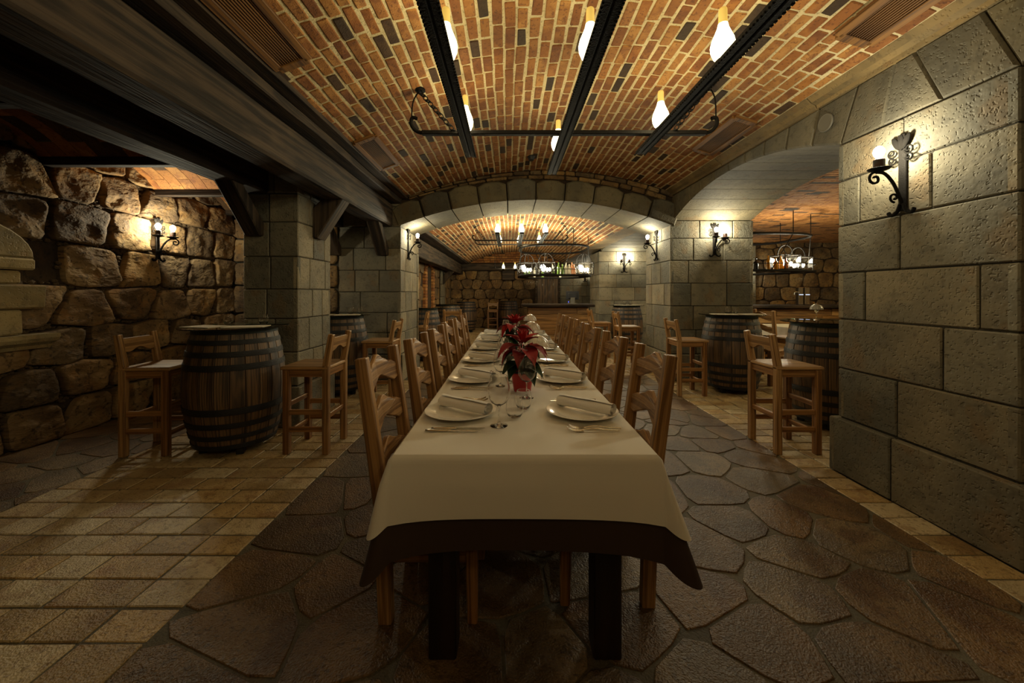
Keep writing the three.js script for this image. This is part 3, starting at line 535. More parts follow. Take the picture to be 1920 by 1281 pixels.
{ const a = [], b = []; for (let d = 3.0; d < 11.8; d += 0.086) { let x = 3.7 + rr(-0.2, 0); while (x < 10.4) { const l = rr(0.2, 0.27); if (x > d * 0.52 && x < d * 0.95) (rnd() < 0.12 ? b : a).push(uvBox(new THREE.BoxGeometry(l - 0.012, 0.02, 0.07)).translate(x + l / 2, 2.853, -d)); x += l; } } obj('ceiling_bricks', a, M.brick[0], ceil4).userData.kind = 'stuff'; obj('ceiling_bricks_dark', b, M.brickDark[0], ceil4).userData.kind = 'stuff'; }
const back = setting('wall_back', 'stone wall behind the camera', 'wall');
obj('core', slab(-4.4, 10.9, 0, 3.2, -3.4, -3.0, 0.002), M.rubble[1], back);
const plug = setting('wall_right', 'upper masonry closing the far hall above the arcade', 'wall');
obj('core', slab(-4.4, -2.3, 0, 3.1, 6.86, 6.9, 0.002), M.joint, plug);
// ---------------------------------------------------------------- lamps
function hammered(g) { return g; }
seed(101);
const lampProfile = [[0.0, 0], [0.03, 0.0], [0.05, 0.012], [0.063, 0.045], [0.066, 0.075], [0.058, 0.11], [0.043, 0.145], [0.031, 0.175], [0.0255, 0.2]];
const neckProfile = [[0.0255, 0.2], [0.0235, 0.225], [0.023, 0.275], [0.0205, 0.286], [0.0, 0.288]];
function candleLamp(parent, x, y, z, cd, k = 1) {
  const holder = obj('lamp_holder', lathe([[0, 0], [0.036, 0], [0.042, 0.01], [0.03, 0.022], [0, 0.022]].map(([r, h]) => [r * k, h * k]), 20), M.black, parent); holder.position.set(x, y, z);
  const glow = obj('lamp_bulb', lathe(lampProfile.map(([r, h]) => [r * k, h * k]), 24), M.lampGlow, holder); glow.position.y = 0.02 * k;
  const neck = obj('lamp_neck', lathe(neckProfile.map(([r, h]) => [r * k, h * k]), 20), M.lampNeck, glow);
  lampLight(parent, x, y + 0.1 * k, z, cd, WARM, 0.06 * k);
}
function barFixture(label, cx, y, xs, dA, ends, lampsAt, crossD, crossX, cd, k, vaultY, crosses = [crossD]) {
  const f = thing('ceiling_light', label, 'ceiling light', cx, y, crossD, 0, 'iron candle ceiling lights');
  xs.forEach((x, i) => {
    const z0 = -(dA - crossD), z1 = -(ends[i] - crossD);
    const g = [];
    for (const s of [-1, 1]) g.push(at(cbox(0.042 * k, 0.03 * k, z0 - z1, 0.005), s * 0.026 * k, 0, 0)); g.push(at(cbox(0.03 * k, 0.018 * k, z0 - z1, 0.002), 0, 0.006, 0));
    for (const s of [-1, 1]) for (let q = 0; q < (z0 - z1) / 0.028; q++) g.push(at(cbox(0.012 * k, 0.014 * k, 0.018, 0.004), s * 0.045 * k, -0.012 * k, (z0 - z1) / 2 - 0.014 - q * 0.028));
    const b = obj('long_bar', uvBox(join(g), 'z'), M.iron, f); b.position.set(x, 0, (z0 + z1) / 2);
    for (const d of lampsAt[i]) candleLamp(f, x, 0.012 * k, -(d - crossD), cd, k);
  });
  const [a, b] = crossX, yb = 0.035 * k; const lift = Math.min(0.1, 0.1 * k);
  for (const cz of crosses.map((d) => crossD - d)) {
    obj('cross_bar', uvBox(at(cbox(b - a, 0.035 * k, 0.05 * k, 0.006), (a + b) / 2, yb, cz), 'x'), M.iron, f);
    for (const [e, sg] of [[a, -1], [b, 1]]) {
      obj('scroll_end', tube([[e, yb, cz], [e + sg * 0.05 * k, yb + 0.02, cz], [e + sg * 0.085 * k, yb + 0.07 * k, cz + 0.01], [e + sg * 0.07 * k, yb + 0.12 * k, cz + 0.02], [e + sg * 0.035 * k, yb + 0.11 * k, cz + 0.02]], 0.016 * k, 18, 6), M.iron, f);
      const hx = e + sg * 0.02, vy = vaultY(cx + hx) - y;
      obj('ceiling_hook', lathe([[0, 0], [0.05 * k, 0], [0.05 * k, -0.012], [0.015, -0.02], [0, -0.02]], 12).translate(hx, vy, cz), M.iron, f);
      obj('hanger', tube([[hx, vy - 0.01, cz], [hx + sg * 0.05 * k, vy - 0.1 * k, cz], [hx + sg * 0.065 * k, yb + 0.1 * k, cz]], 0.006, 12, 5), M.iron, f);
      const n = 14; for (let q = 0; q < n; q++) { const t = (q + 0.5) / n; const g = new THREE.TorusGeometry(0.019 * k, 0.006 * k, 5, 8); g.scale(1.3, 0.8, 1); g.rotateZ(sg * 0.95); if (q % 2) g.rotateX(PI / 2); g.translate(hx + (0.14 - 0.0) * -sg * 0 + -sg * 0.3 * k * t, (vy - 0.02) * (1 - t) + yb * t, cz + 0.015); obj('chain_link', g, M.iron, f); }
    }
  }
  return f;
}
const F1 = barFixture('large black iron ceiling light with six glowing glass candles above the table', 0.43, 2.6, [-0.785, 0.03, 0.78], 1.2, [3.66, 4.19, 3.58], [[2.2, 3.17], [2.2, 3.62], [2.2, 3.1]], 3.22, [-1.15, 1.2], POWER.candle, 1, (x) => V1.y(Math.max(-1.5, Math.min(2.3, x))), [1.45, 3.22]);
barFixture('black iron ceiling light with six glass candles behind the camera', 0.43, 2.6, [-0.785, 0.03, 0.78], -2.5, [-0.1, -0.1, -0.1], [[-1.9, -0.9], [-1.9, -0.9], [-1.9, -0.9]], -0.7, [-1.15, 1.2], POWER.candle0, 1, (x) => V1.y(Math.max(-1.5, Math.min(2.3, x))), [-2.2, -0.7]);
barFixture('black iron ceiling light with six glass candles in the bar room, right of the arcade', 7.5, 2.42, [-0.5, 0, 0.5], 4.2, [6.4, 6.4, 6.4], [[4.6, 5.9], [4.6, 5.9], [4.6, 5.9]], 5.4, [-0.9, 0.9], POWER.room, 1, () => 2.86, [4.5, 6.1]);
const F2 = barFixture('black iron ceiling light with six glass candles in the hall beyond the arch', 0.24, 2.42, [-0.45, 0, 0.45], 7.15, [9.2, 9.3, 9.2], [[7.35, 8.8], [7.35, 8.8], [7.35, 8.8]], 8.4, [-0.95, 0.95], POWER.candle2, 0.85, (x) => V2.y(Math.max(-1.45, Math.min(2, x))), [8.4, 9.1]);
const F3 = barFixture('small black iron light with two glass candles near the far end wall', 0.02, 2.06, [-0.19, 0.18], 12.0, [12.6, 12.6], [[12.3], [12.3]], 12.35, [-0.4, 0.4], POWER.candle2, 0.7, (x) => V2.y(x));
const BULB = [[0.0, 0], [0.014, 0.0], [0.015, 0.012], [0.026, 0.03], [0.03, 0.048], [0.026, 0.066], [0.014, 0.08], [0.0, 0.086]];
function scroll(cx, cy, r, turns, a0, dir = 1, n = 18) { const p = []; for (let i = 0; i <= n; i++) { const t = i / n, a = a0 + dir * turns * 2 * PI * t, q = r * (1 - 0.75 * t); p.push([cx + q * Math.cos(a), cy + q * Math.sin(a)]); } return p; }
// wall light: local z points out of the wall, y up; y = 0 at the foot of the back plate
function sconce(label, x, y, d, turn, arms, cd = POWER.sconce) {
  const s = thing('wall_sconce', label, 'wall lamp', x, y, d, turn, 'wrought iron wall sconces');
  obj('back_plate', [uvBox(at(cbox(0.05, 0.4, 0.012, 0.003), 0, 0.22, 0.008)), uvBox(at(cbox(0.045, 0.06, 0.016, 0.003), 0, 0.46, 0.012)), ...[-1, 1].map((k) => tube([[k * 0.01, 0.06, 0.014], [k * 0.03, 0.015, 0.016], [k * 0.065, 0.0, 0.018], [k * 0.08, 0.02, 0.02]], 0.011, 12, 6))], M.iron, s);
  // leaf and vine tendrils on the plate
  const L = []; for (const k of [-1, 0, 1]) { const g = new THREE.SphereGeometry(1, 8, 6); g.scale(0.02, 0.05, 0.008); g.rotateZ(-k * 0.5); g.translate(k * 0.03, 0.44, 0.02); L.push(g); }
  obj('iron_leaf', L, M.iron, s);
  for (const k of [-1, 1]) for (const [dy, r] of [[0.34, 0.026], [0.385, 0.03]]) obj('tendril', tube(scroll(k * 0.052, dy, r, 1.5, k > 0 ? PI : 0, k).map(([a, b], i) => [a, b, 0.022 + 0.0004 * i]), 0.0045, 30, 5), M.iron, s);
  for (const ang of arms) {                                    // arm direction: 0 straight out, PI/2 along the wall
    const c = Math.cos(ang), q = Math.sin(ang), P = (r, h) => [q * r, h, 0.015 + c * r];
    const arm = obj('arm', [tube([P(0.0, 0.06), P(0.02, 0.12), P(0.06, 0.2), P(0.11, 0.25), P(0.155, 0.255)], 0.0095, 20, 6), tube([P(0.14, 0.255), ...scroll(0.165, 0.215, 0.04, 1.15, PI / 2, -1).map(([r, h]) => P(r, h))], 0.0075, 30, 6), tube(scroll(0.045, 0.1, 0.03, 1.1, -PI / 2, 1).map(([r, h]) => P(r, h)), 0.0065, 24, 6)], M.iron, s);
    const [px, , pz] = P(0.14, 0);
    const dish = obj('drip_dish', lathe([[0, 0], [0.02, 0.002], [0.05, 0.012], [0.058, 0.02], [0.056, 0.022], [0.02, 0.01], [0, 0.01]], 20), M.iron, s); dish.position.set(px, 0.257, pz);
    const sl = obj('candle_sleeve', lathe([[0, 0], [0.028, 0], [0.029, 0.06], [0.027, 0.066], [0.012, 0.066], [0, 0.064]], 16), M.sleeve, dish); sl.position.y = 0.012;
    const bu = obj('bulb', lathe(BULB, 16), M.bulb, dish); bu.position.y = 0.076;
    lampLight(s, px, 0.257 + 0.122, pz, cd, PALE, 0.03);
  }
  return s;
}
sconce('single-candle wrought-iron sconce lighting the big right-hand pillar', 2.437, 1.8, 2.4, -PI / 2, [0]);
sconce('two-candle wrought-iron sconce on the pillar face above the right barrel', 3.07, 1.86, 5.817, 0, [-0.35, PI / 2 - 0.25]);
sconce('single-candle sconce on the arch side of the pillar right of the stone arch', 2.417, 1.85, 6.35, -PI / 2, [0]);
sconce('single-candle sconce on the left jamb inside the stone arch', -1.607, 1.85, 6.2, PI / 2, [0]);
sconce('two-candle sconce glowing on the rubble wall of the left aisle', -4.03, 1.68, 4.46, PI / 2, [0.25, -0.85]);
sconce('two-candle sconce on the far pillar above a barrel beyond the arch', 3.0, 1.85, 10.137, 0, [-PI / 4, PI / 4]);
sconce('small single-candle sconce on the grey blocks of the end wall', 2.9, 1.75, 14.82, 0, [0.5]);
sconce('single-candle sconce on the grey back wall of the bar room', 7.0, 1.55, 11.73, 0, [0.4]);
// vents, smoke detector, speaker
function vent(label, x, d, w, l, tilt, y) {
  const v = thing('ceiling_vent', label, 'vent', x, y, d, 0, 'wooden ceiling vents'); v.rotation.z = tilt;
  obj('frame', [at(cbox(0.05, 0.03, l, 0.004), -w / 2, 0, 0), at(cbox(0.05, 0.03, l, 0.004), w / 2, 0, 0), at(cbox(w, 0.03, 0.06, 0.004), 0, 0, -l / 2), at(cbox(w, 0.03, 0.06, 0.004), 0, 0, l / 2)].map((g) => uvBox(g, 'z')), M.vent, v);
  const g = uvBox(at(cbox(0.0075, 0.018, l - 0.04, 0.001), 0, 0, 0), 'z');
  for (let k = 0; k < 10; k++) { const s = obj('slat', g, M.vent, v); s.position.set(-w / 2 + 0.034 + k * (w - 0.068) / 9, 0.002, 0); }
  obj('duct_back', at(cbox(w, 0.006, l, 0.001), 0, 0.018, 0), M.black, v);
}
const slope1 = (x) => -Math.asin((x - V1.cx) / V1.R);
const vy = (x) => V1.y(x) - 0.02;
vent('near wooden vent grille in the vault above the big left beam', -1.38, 2.02, 0.2, 0.95, slope1(-1.38), vy(-1.38));
vent('farther wooden vent grille in the vault above the big left beam', -1.38, 4.12, 0.2, 0.78, slope1(-1.38), vy(-1.38));
vent('near wooden vent grille in the vault above the right cornice', 2.15, 1.95, 0.2, 0.95, slope1(2.15), vy(2.15));
vent('farther wooden vent grille in the vault above the right cornice', 2.16, 3.95, 0.2, 0.78, slope1(2.16), vy(2.16));
tag(obj('smoke_detector', lathe([[0, -0.06], [0.03, -0.058], [0.04, -0.045], [0.042, -0.02], [0.055, -0.012], [0.055, 0.0], [0, 0]], 20).translate(0.3, V1.y(0.3) - 0.004, -5.2), M.black), 'black round smoke detector under the vault near the arch', 'detector');
{ const s = thing('wall_speaker', 'round grey speaker disc set in the arcade stone above the near arch', 'speaker', 2.44, 2.625, 3.0, -PI / 2); obj('ring', new THREE.TorusGeometry(0.062, 0.008, 8, 28), M.plasticGrey, s); obj('grille', new THREE.CylinderGeometry(0.06, 0.06, 0.012, 28).rotateX(PI / 2), M.plasticGrey, s); }
// ---------------------------------------------------------------- dining table with its cloths
seed(201);
const ORD = ['nearest', 'second', 'third', 'fourth', 'fifth', 'farthest'];
const TX = 0.058, TW = 0.447, TA = 1.375, TB = 5.62, TY = 0.745;
{
  const t = thing('dining_table', 'long dark wooden table under two tablecloths in the middle aisle', 'table', TX, 0, (TA + TB) / 2);
  const hl = (TB - TA) / 2;
  obj('table_top', uvBox(at(cbox(2 * TW - 0.02, 0.04, 2 * hl - 0.02, 0.004), 0, TY - 0.03, 0), 'z'), M.tableLeg, t);
  obj('apron', [at(cbox(2 * TW - 0.12, 0.09, 0.025, 0.003), 0, TY - 0.095, hl - 0.06), at(cbox(2 * TW - 0.12, 0.09, 0.025, 0.003), 0, TY - 0.095, -hl + 0.06), at(cbox(0.025, 0.09, 2 * hl - 0.1, 0.003), -TW + 0.12, TY - 0.095, 0), at(cbox(0.025, 0.09, 2 * hl - 0.1, 0.003), TW - 0.12, TY - 0.095, 0)].map((g) => uvBox(g)), M.tableLeg, t);
  for (const [x, z] of [[-0.295, hl - 0.06], [0.295, hl - 0.06], [-0.295, -hl + 0.06], [0.295, -hl + 0.06], [-0.295, 0.167], [0.295, 0.097]]) obj('leg', uvBox(at(cbox(0.1, TY - 0.05, 0.1, 0.006), x, (TY - 0.05) / 2, z), 'y'), M.tableLeg, t);
}
// cloth over the table: flat top, hanging sides, flared folds at the corners
function clothGeometry(h, y, off, flare, wave, sd, dims = [TW, (TB - TA) / 2]) {
  const hw = dims[0] + off, hl = dims[1] + off, ring = [], S = 90, E = 18, C = 22;
  const side = (ax, ay, bx, by, nx, ny, n) => { for (let i = 0; i < n; i++) { const t = i / n; const len_ = Math.hypot(bx - ax, by - ay), near = Math.exp(-t * len_ / 0.11) + Math.exp(-(1 - t) * len_ / 0.11); ring.push({ x: ax + (bx - ax) * t, z: ay + (by - ay) * t, nx, ny, L: h * ((n > 50 ? 0.9 : 1) + (n > 50 ? 0.17 : 0.07) * near), f: 0.05 + 0.1 * near, t }); } };
  const corner = (x, z, a0, sdx) => { for (let i = 0; i < C; i++) { const t = i / C, a = a0 + t * PI / 2, q = Math.min(t, 1 - t) * PI / 2; ring.push({ x, z, nx: Math.cos(a), ny: Math.sin(a), L: h * (1.07 + 0.24 * Math.sin(t * PI) ** 2), f: 0.15 + flare * Math.sin(t * PI) ** 2 * sdx, t, c: true }); } };
  side(hw, -hl, hw, hl, 1, 0, S); corner(hw, hl, 0, 1.1); side(hw, hl, -hw, hl, 0, 1, E); corner(-hw, hl, PI / 2, 0.85);
  side(-hw, hl, -hw, -hl, -1, 0, S); corner(-hw, -hl, PI, 1); side(-hw, -hl, hw, -hl, 0, -1, E); corner(hw, -hl, 1.5 * PI, 1);
  const n = ring.length, R = 14, pos = [], idx = [], uv = [];
  const r0 = 0.012;
  for (let k = 0; k <= R; k++) ring.forEach((p, i) => {
    const s = k / R, len = p.L * s, w = (0.06 * (fbm(i / n, len * 0.4, 16, 3, 2, 8) - 0.5) + wave) * Math.min(1, len / 0.1);
    const out = len * p.f + w + r0 * Math.sin(Math.min(1, len / r0) * PI / 2), drop = Math.sqrt(Math.max(0, len * len - (len * p.f) ** 2));
    pos.push(p.x + p.nx * out, y - drop * (k === 1 ? 0.9 : 1), p.z + p.ny * out); uv.push(p.x + p.nx * len, p.z + p.ny * len);
  });
  for (let k = 0; k < R; k++) for (let i = 0; i < n; i++) { const a = k * n + i, b = k * n + (i + 1) % n; idx.push(a, b + n, b, a, a + n, b + n); }
  // top sheet as a grid, with faint pressed creases
  const gx = 36, gz = 60, base = pos.length / 3;
  for (let j = 0; j <= gz; j++) for (let i = 0; i <= gx; i++) { const x = -hw + 2 * hw * i / gx, z = -hl + 2 * hl * j / gz; const edge = i === 0 || j === 0 || i === gx || j === gz; pos.push(x, y + (edge ? 0 : (i === 18 ? 0.0012 : 0) + (fbm(x + 2, z / 3 + 2, 9, 9, 2, sd) - 0.5) * 0.0012), z); uv.push(x, z); }
  for (let j = 0; j < gz; j++) for (let i = 0; i < gx; i++) { const a = base + j * (gx + 1) + i, b = a + gx + 1; idx.push(a, b, a + 1, a + 1, b, b + 1); }
  const g = new THREE.BufferGeometry(); g.setAttribute('position', new THREE.Float32BufferAttribute(pos, 3)); g.setAttribute('uv', new THREE.Float32BufferAttribute(uv, 2)); g.setIndex(idx);
  g.computeVertexNormals();
  return g;
}
M.cloth.side = M.brownCloth.side = THREE.DoubleSide;
{
  const b = obj('tablecloth', clothGeometry(0.315, TY - 0.004, 0.006, 0.2, 0.0, 5), M.brownCloth); b.position.set(TX, 0, -(TA + TB) / 2); tag(b, 'dark brown under-cloth hanging below the white tablecloth', 'tablecloth');
  const w = obj('tablecloth', clothGeometry(0.205, TY + 0.001, 0.014, 0.2, 0.007, 9), M.cloth); w.position.set(TX, 0, -(TA + TB) / 2); tag(w, 'white tablecloth spread over the long dining table', 'tablecloth');
}
const TOP = TY + 0.003;
{
  const t = thing('dining_table', 'small square table with a white cloth in the bar room', 'table', 5.0, 0, 6.75);
  obj('table_top', uvBox(at(cbox(0.78, 0.04, 0.78, 0.004), 0, TY - 0.03, 0)), M.tableLeg, t);
  for (const x of [-0.32, 0.32]) for (const z of [-0.32, 0.32]) obj('leg', uvBox(at(cbox(0.08, TY - 0.05, 0.08, 0.005), x, (TY - 0.05) / 2, z), 'y'), M.tableLeg, t);
  const w = obj('tablecloth', clothGeometry(0.2, TY, 0.008, 0.2, 0.0, 4, [0.4, 0.4]), M.cloth); w.position.set(5.0, 0, -6.75); tag(w, 'white tablecloth on the small table in the bar room', 'tablecloth');
}
// ---------------------------------------------------------------- ladder-back dining chair; faces local +z, origin on the floor under the seat middle
function crest(w, h, y, amp) {                                 // wavy slat outline, centred on x
  const p = [], n = 28;
  const top = (t) => h / 2 + amp * (Math.cos(t * PI) * 0.9 - 0.55 * Math.exp(-((Math.abs(t) - 0.62) ** 2) / 0.012) + 0.25 * Math.cos(3 * t * PI));
  const bot = (t) => -h / 2 + amp * (1.35 * Math.exp(-(t * t) / 0.16) - 0.5 * Math.exp(-((Math.abs(t) - 0.8) ** 2) / 0.02));
  for (let i = 0; i <= n; i++) { const t = -1 + 2 * i / n; p.push([t * w / 2, y + bot(t)]); }
  for (let i = n; i >= 0; i--) { const t = -1 + 2 * i / n; p.push([t * w / 2, y + top(t)]); }
  return p;
}
function makeChair() {
  const c = new THREE.Group(); const W = 0.43, Dp = 0.38, zb = -Dp / 2;
  const rake = (y) => zb - Math.max(0, y - 0.45) * 0.14;
  for (const s of [-1, 1]) {
    const post = join([bar([s * (W / 2 - 0.022), 0, zb + 0.015], [s * (W / 2 - 0.022), 0.46, zb], 0.045, 0.055, 0.045, 0.06), bar([s * (W / 2 - 0.022), 0.455, zb], [s * (W / 2 - 0.022), 1.05, rake(1.05)], 0.045, 0.06, 0.042, 0.046)]);
    obj('back_post', post, M.chair[0], c);
    obj('front_leg', bar([s * (W / 2 - 0.03), 0, -zb - 0.02], [s * (W / 2 - 0.026), 0.43, -zb - 0.025], 0.04, 0.04, 0.05, 0.05), M.chair[1], c);
    obj('side_stretcher', bar([s * (W / 2 - 0.025), 0.26, zb + 0.02], [s * (W / 2 - 0.028), 0.26, -zb - 0.04], 0.022, 0.045), M.chair[1], c);
    obj('side_rail', bar([s * (W / 2 - 0.025), 0.4, zb + 0.02], [s * (W / 2 - 0.028), 0.4, -zb - 0.04], 0.022, 0.06), M.chair[1], c);
  }
  obj('front_rail', bar([-(W / 2 - 0.05), 0.4, -zb - 0.025], [W / 2 - 0.05, 0.4, -zb - 0.025], 0.06, 0.022), M.chair[1], c);
  obj('stretcher', bar([-(W / 2 - 0.04), 0.2, 0], [W / 2 - 0.04, 0.2, 0], 0.04, 0.022), M.chair[1], c);
  obj('seat', uvBox(at(cbox(W, 0.028, Dp, 0.008), 0, 0.446, 0.012)), M.chair[0], c);
  for (const [y, h] of [[0.955, 0.1], [0.775, 0.1], [0.595, 0.09]]) {
    const g = extrude(crest(W - 0.075, h, y, 0.026), 0.024, 0.004).translate(0, 0, -0.012);
    const p = g.attributes.position; for (let i = 0; i < p.count; i++) p.setZ(i, p.getZ(i) + rake(p.getY(i)) - 0.03 * (1 - (p.getX(i) / (W / 2)) ** 2) + 0.012);
    g.computeVertexNormals(); obj('back_slat', uvBox(g, 'x'), M.chair[0], c);
  }
  return c;
}
const chairProto = makeChair();
function placeProto(proto, name, label, category, group, x, d, turn, y = 0) {
  const c = proto.clone(); c.name = numbered(name); scene.add(c); c.position.set(x, y, -d); c.rotation.y = turn; c.userData = { label, category, ...(group && { group }) }; return c;
}
[1.745, 2.395, 3.015, 3.645, 4.265, 4.865].forEach((d, i) => placeProto(chairProto, 'dining_chair', `${ORD[i]} ladder-back chair on the left side of the long table`, 'chair', 'honey wood ladder-back chairs at the long table', -0.30 + rr(-0.012, 0.012), d, PI / 2 + rr(-0.02, 0.02)));
[1.83, 2.49, 3.12, 3.68, 4.3, 4.83].forEach((d, i) => placeProto(chairProto, 'dining_chair', `${ORD[i]} ladder-back chair on the right side of the long table`, 'chair', 'honey wood ladder-back chairs at the long table', 0.40 + rr(-0.012, 0.012), d, -PI / 2 + rr(-0.02, 0.02)));
// ---------------------------------------------------------------- bar stools
function makeStool() {
  const c = new THREE.Group(); const W = 0.39, Dp = 0.37, zb = -Dp / 2 + 0.025, zf = Dp / 2 - 0.025, xs = W / 2 - 0.027;
  for (const s of [-1, 1]) {
    obj('back_post', join([bar([s * xs, 0, zb], [s * xs, 0.72, zb], 0.05, 0.05), bar([s * xs, 0.715, zb], [s * xs, 0.975, zb - 0.045], 0.048, 0.05, 0.044, 0.04)]), M.chair[0], c);
    obj('front_leg', bar([s * xs, 0, zf], [s * xs, 0.685, zf], 0.05, 0.05), M.chair[1], c);
    for (const y of [0.2, 0.34]) obj('side_stretcher', bar([s * xs, y, zb], [s * xs, y, zf], 0.022, 0.042), M.chair[1], c);
    obj('side_rail', bar([s * xs, 0.655, zb], [s * xs, 0.655, zf], 0.024, 0.055), M.chair[1], c);
  }
  for (const [y, z] of [[0.655, zf], [0.655, zb], [0.3, zb], [0.17, zf], [0.4, zf]]) obj('cross_rail', bar([-xs, y, z], [xs, y, z], y > 0.6 ? 0.055 : 0.042, 0.024), M.chair[1], c);
  obj('seat', uvBox(at(cbox(W, 0.03, Dp + 0.02, 0.009), 0, 0.7, 0.01), 'z'), M.chair[0], c);
  const h = 0.1, y = 0.895, p = []; for (let i = 0; i <= 20; i++) { const t = -1 + i / 10; p.push([t * xs, y - h / 2 + 0.018 * Math.cos(t * PI * 1.5) * (1 - 0.4 * t * t)]); } for (let i = 20; i >= 0; i--) { const t = -1 + i / 10; p.push([t * xs, y + h / 2]); }
  const g = extrude(p, 0.024, 0.004).translate(0, 0, -0.012); const q = g.attributes.position; for (let i = 0; i < q.count; i++) q.setZ(i, q.getZ(i) + zb - (q.getY(i) - 0.72) * 0.17); g.computeVertexNormals();
  obj('back_slat', uvBox(g, 'x'), M.chair[0], c);
  return c;
}
const stoolProto = makeStool();
const stool = (label, x, d, turn) => placeProto(stoolProto, 'bar_stool', label, 'stool', 'wooden bar stools at the barrels', x, d, turn);
stool('wooden bar stool left of the left barrel table, backrest to the rubble wall', -2.94, 3.3, PI / 2 + 0.08);
stool('wooden bar stool right of the left barrel table, backrest to the long table', -1.65, 3.345, -PI / 2);
stool('wooden bar stool right of the barrel behind the left stone pillar', -1.63, 5.02, -PI / 2);
stool('wooden bar stool left of the right barrel, in front of the sconce pillar', 2.33, 5.12, PI / 2);
stool('large wooden bar stool in the right aisle before the big pillar', 2.35, 3.34, PI / 2);
stool('wooden bar stool behind the right aisle stool, back to the camera', 3.87, 5.35, PI + 0.15);
stool('wooden bar stool in front of the far bar counter', 1.88, 8.1, PI / 2);
stool('wooden bar stool at the far right barrel beside the arch pillar', 2.16, 7.15, PI / 2);
stool('wooden bar stool just past the left jamb of the arch', -1.68, 7.1, -PI / 2 + 0.1);
stool('wooden bar stool among the far left barrels, back to the camera', -1.15, 8.12, PI);
stool('distant wooden bar stool left of the barrel at the end wall', -0.58, 14.2, 0);
// dining chairs of the table in the bar room
placeProto(chairProto, 'dining_chair', 'ladder-back chair in the bar room behind the right barrel', 'chair', 'chairs in the bar room', 4.05, 6.05, PI / 2 + 0.5);
placeProto(chairProto, 'dining_chair', 'farther ladder-back chair in the bar room near the counter', 'chair', 'chairs in the bar room', 4.3, 6.75, PI / 2 + 0.3);
// ---------------------------------------------------------------- barrel tables
const BH = 0.95;
const rad = (t) => 0.285 + 0.085 * Math.sin(Math.PI * Math.min(1, Math.max(0, t * 0.9 + 0.05)));
function makeBarrel(full = true) {
  const c = new THREE.Group(), NS = 22, y0 = 0.07;
  const staves = []; const n = 12;
  for (let v = 0; v < 3; v++) {
    const pos = [], idx = [], uv = [], half = PI / NS - 0.006, ou = rnd() * 3, ov = rnd();
    for (let i = 0; i <= n; i++) { const t = i / n, r = rad(t) * (1 + 0.002 * v); for (const [a, dr] of [[-half, -0.004], [-half + 0.012, 0], [half - 0.012, 0], [half, -0.004]]) { pos.push((r + dr) * Math.sin(a), y0 + t * BH, (r + dr) * Math.cos(a)); uv.push(t * BH + ou, a * 0.35 + ov + v * 0.1); } }
    for (let i = 0; i < n; i++) for (let k = 0; k < 3; k++) { const a = i * 4 + k; idx.push(a, a + 1, a + 5, a, a + 5, a + 4); }
    const g = new THREE.BufferGeometry(); g.setAttribute('position', new THREE.Float32BufferAttribute(pos, 3)); g.setAttribute('uv', new THREE.Float32BufferAttribute(uv, 2)); g.setIndex(idx); g.computeVertexNormals(); staves.push(g);
  }
  const core = []; for (let i = 0; i <= 12; i++) core.push([rad(i / 12) - 0.012, y0 + i / 12 * BH]);
  obj('inner_shell', lathe([[0, y0 + 0.01], ...core, [0, y0 + BH - 0.02]], 32), M.seam, c);
  for (let k = 0; k < NS; k++) { const m = obj('stave', staves[k % 3], M.barrel[(k * 7) % 3], c); m.rotation.y = k * 2 * PI / NS; }
  for (const [t0, t1] of [[0.0, 0.04], [0.085, 0.125], [0.185, 0.23], [0.3, 0.355], [0.665, 0.715], [0.775, 0.82], [0.875, 0.915], [0.96, 1.0]]) {
    const a = rad(t0) + 0.001, b = rad(t1) + 0.001; obj('hoop', lathe([[a, y0 + t0 * BH], [a + 0.004, y0 + t0 * BH], [b + 0.004, y0 + t1 * BH], [b, y0 + t1 * BH]], 40), M.hoop, c);
  }
  obj('head', lathe([[0, y0 + BH - 0.015], [rad(1) - 0.004, y0 + BH - 0.015], [rad(1) - 0.004, y0 + BH], [rad(1), y0 + BH]], 32), M.barrel[1], c);
  for (const a of [0.4, 1.97, 3.54, 5.11]) obj('foot', uvBox(at(cbox(0.055, 0.085, 0.055, 0.004), 0.22 * Math.sin(a), 0.0425, 0.22 * Math.cos(a)), 'y'), M.black, c);
  return c;
}
const barrelProto = makeBarrel();
const GT = 0.07 + BH + 0.014;
const glassTop = lathe([[0, 0], [0.395, 0], [0.4, 0.003], [0.4, 0.009], [0.395, 0.012], [0, 0.012]], 56);
function barrel(label, x, d, turn, glassLabel, r = 1) {
  placeProto(barrelProto, 'wine_barrel', label, 'barrel', 'wine barrels used as tables', x, d, turn);
  if (glassLabel) { const g = obj('glass_tabletop', glassTop, M.tableGlass); g.position.set(x, GT - 0.0135, -d); tag(g, glassLabel, 'tabletop', 'round glass barrel tops'); }
}
barrel('large wine barrel table in the left aisle between two stools', -2.345, 3.35, 0.35, 'round glass top on the large left barrel');
barrel('wine barrel behind the left stone pillar', -2.24, 5.12, 0.9, 'round glass top on the barrel behind the left pillar');
barrel('wine barrel table in front of the right sconce pillar', 3.0, 5.25, 0.2, 'round glass top on the barrel before the sconce pillar');
barrel('wine barrel half hidden behind the big right pillar', 3.2, 3.9, 0.6, 'round glass top on the half-hidden right barrel');
barrel('nearest wine barrel along the left wall beyond the arch', -1.72, 7.7, 0.1, 'round glass top on the nearest barrel beyond the arch');
barrel('second wine barrel along the left wall beyond the arch', -1.6, 10.2, 0.5, 'round glass top on the second barrel beyond the arch');
barrel('farthest wine barrel along the left wall beyond the arch', -1.45, 13.2, 0.7);
barrel('distant wine barrel standing against the end wall', -0.02, 14.2, 0.0);
barrel('wine barrel right of the bar, in front of the far pillar', 2.78, 9.2, 0.3, 'round glass top on the barrel at the far pillar');
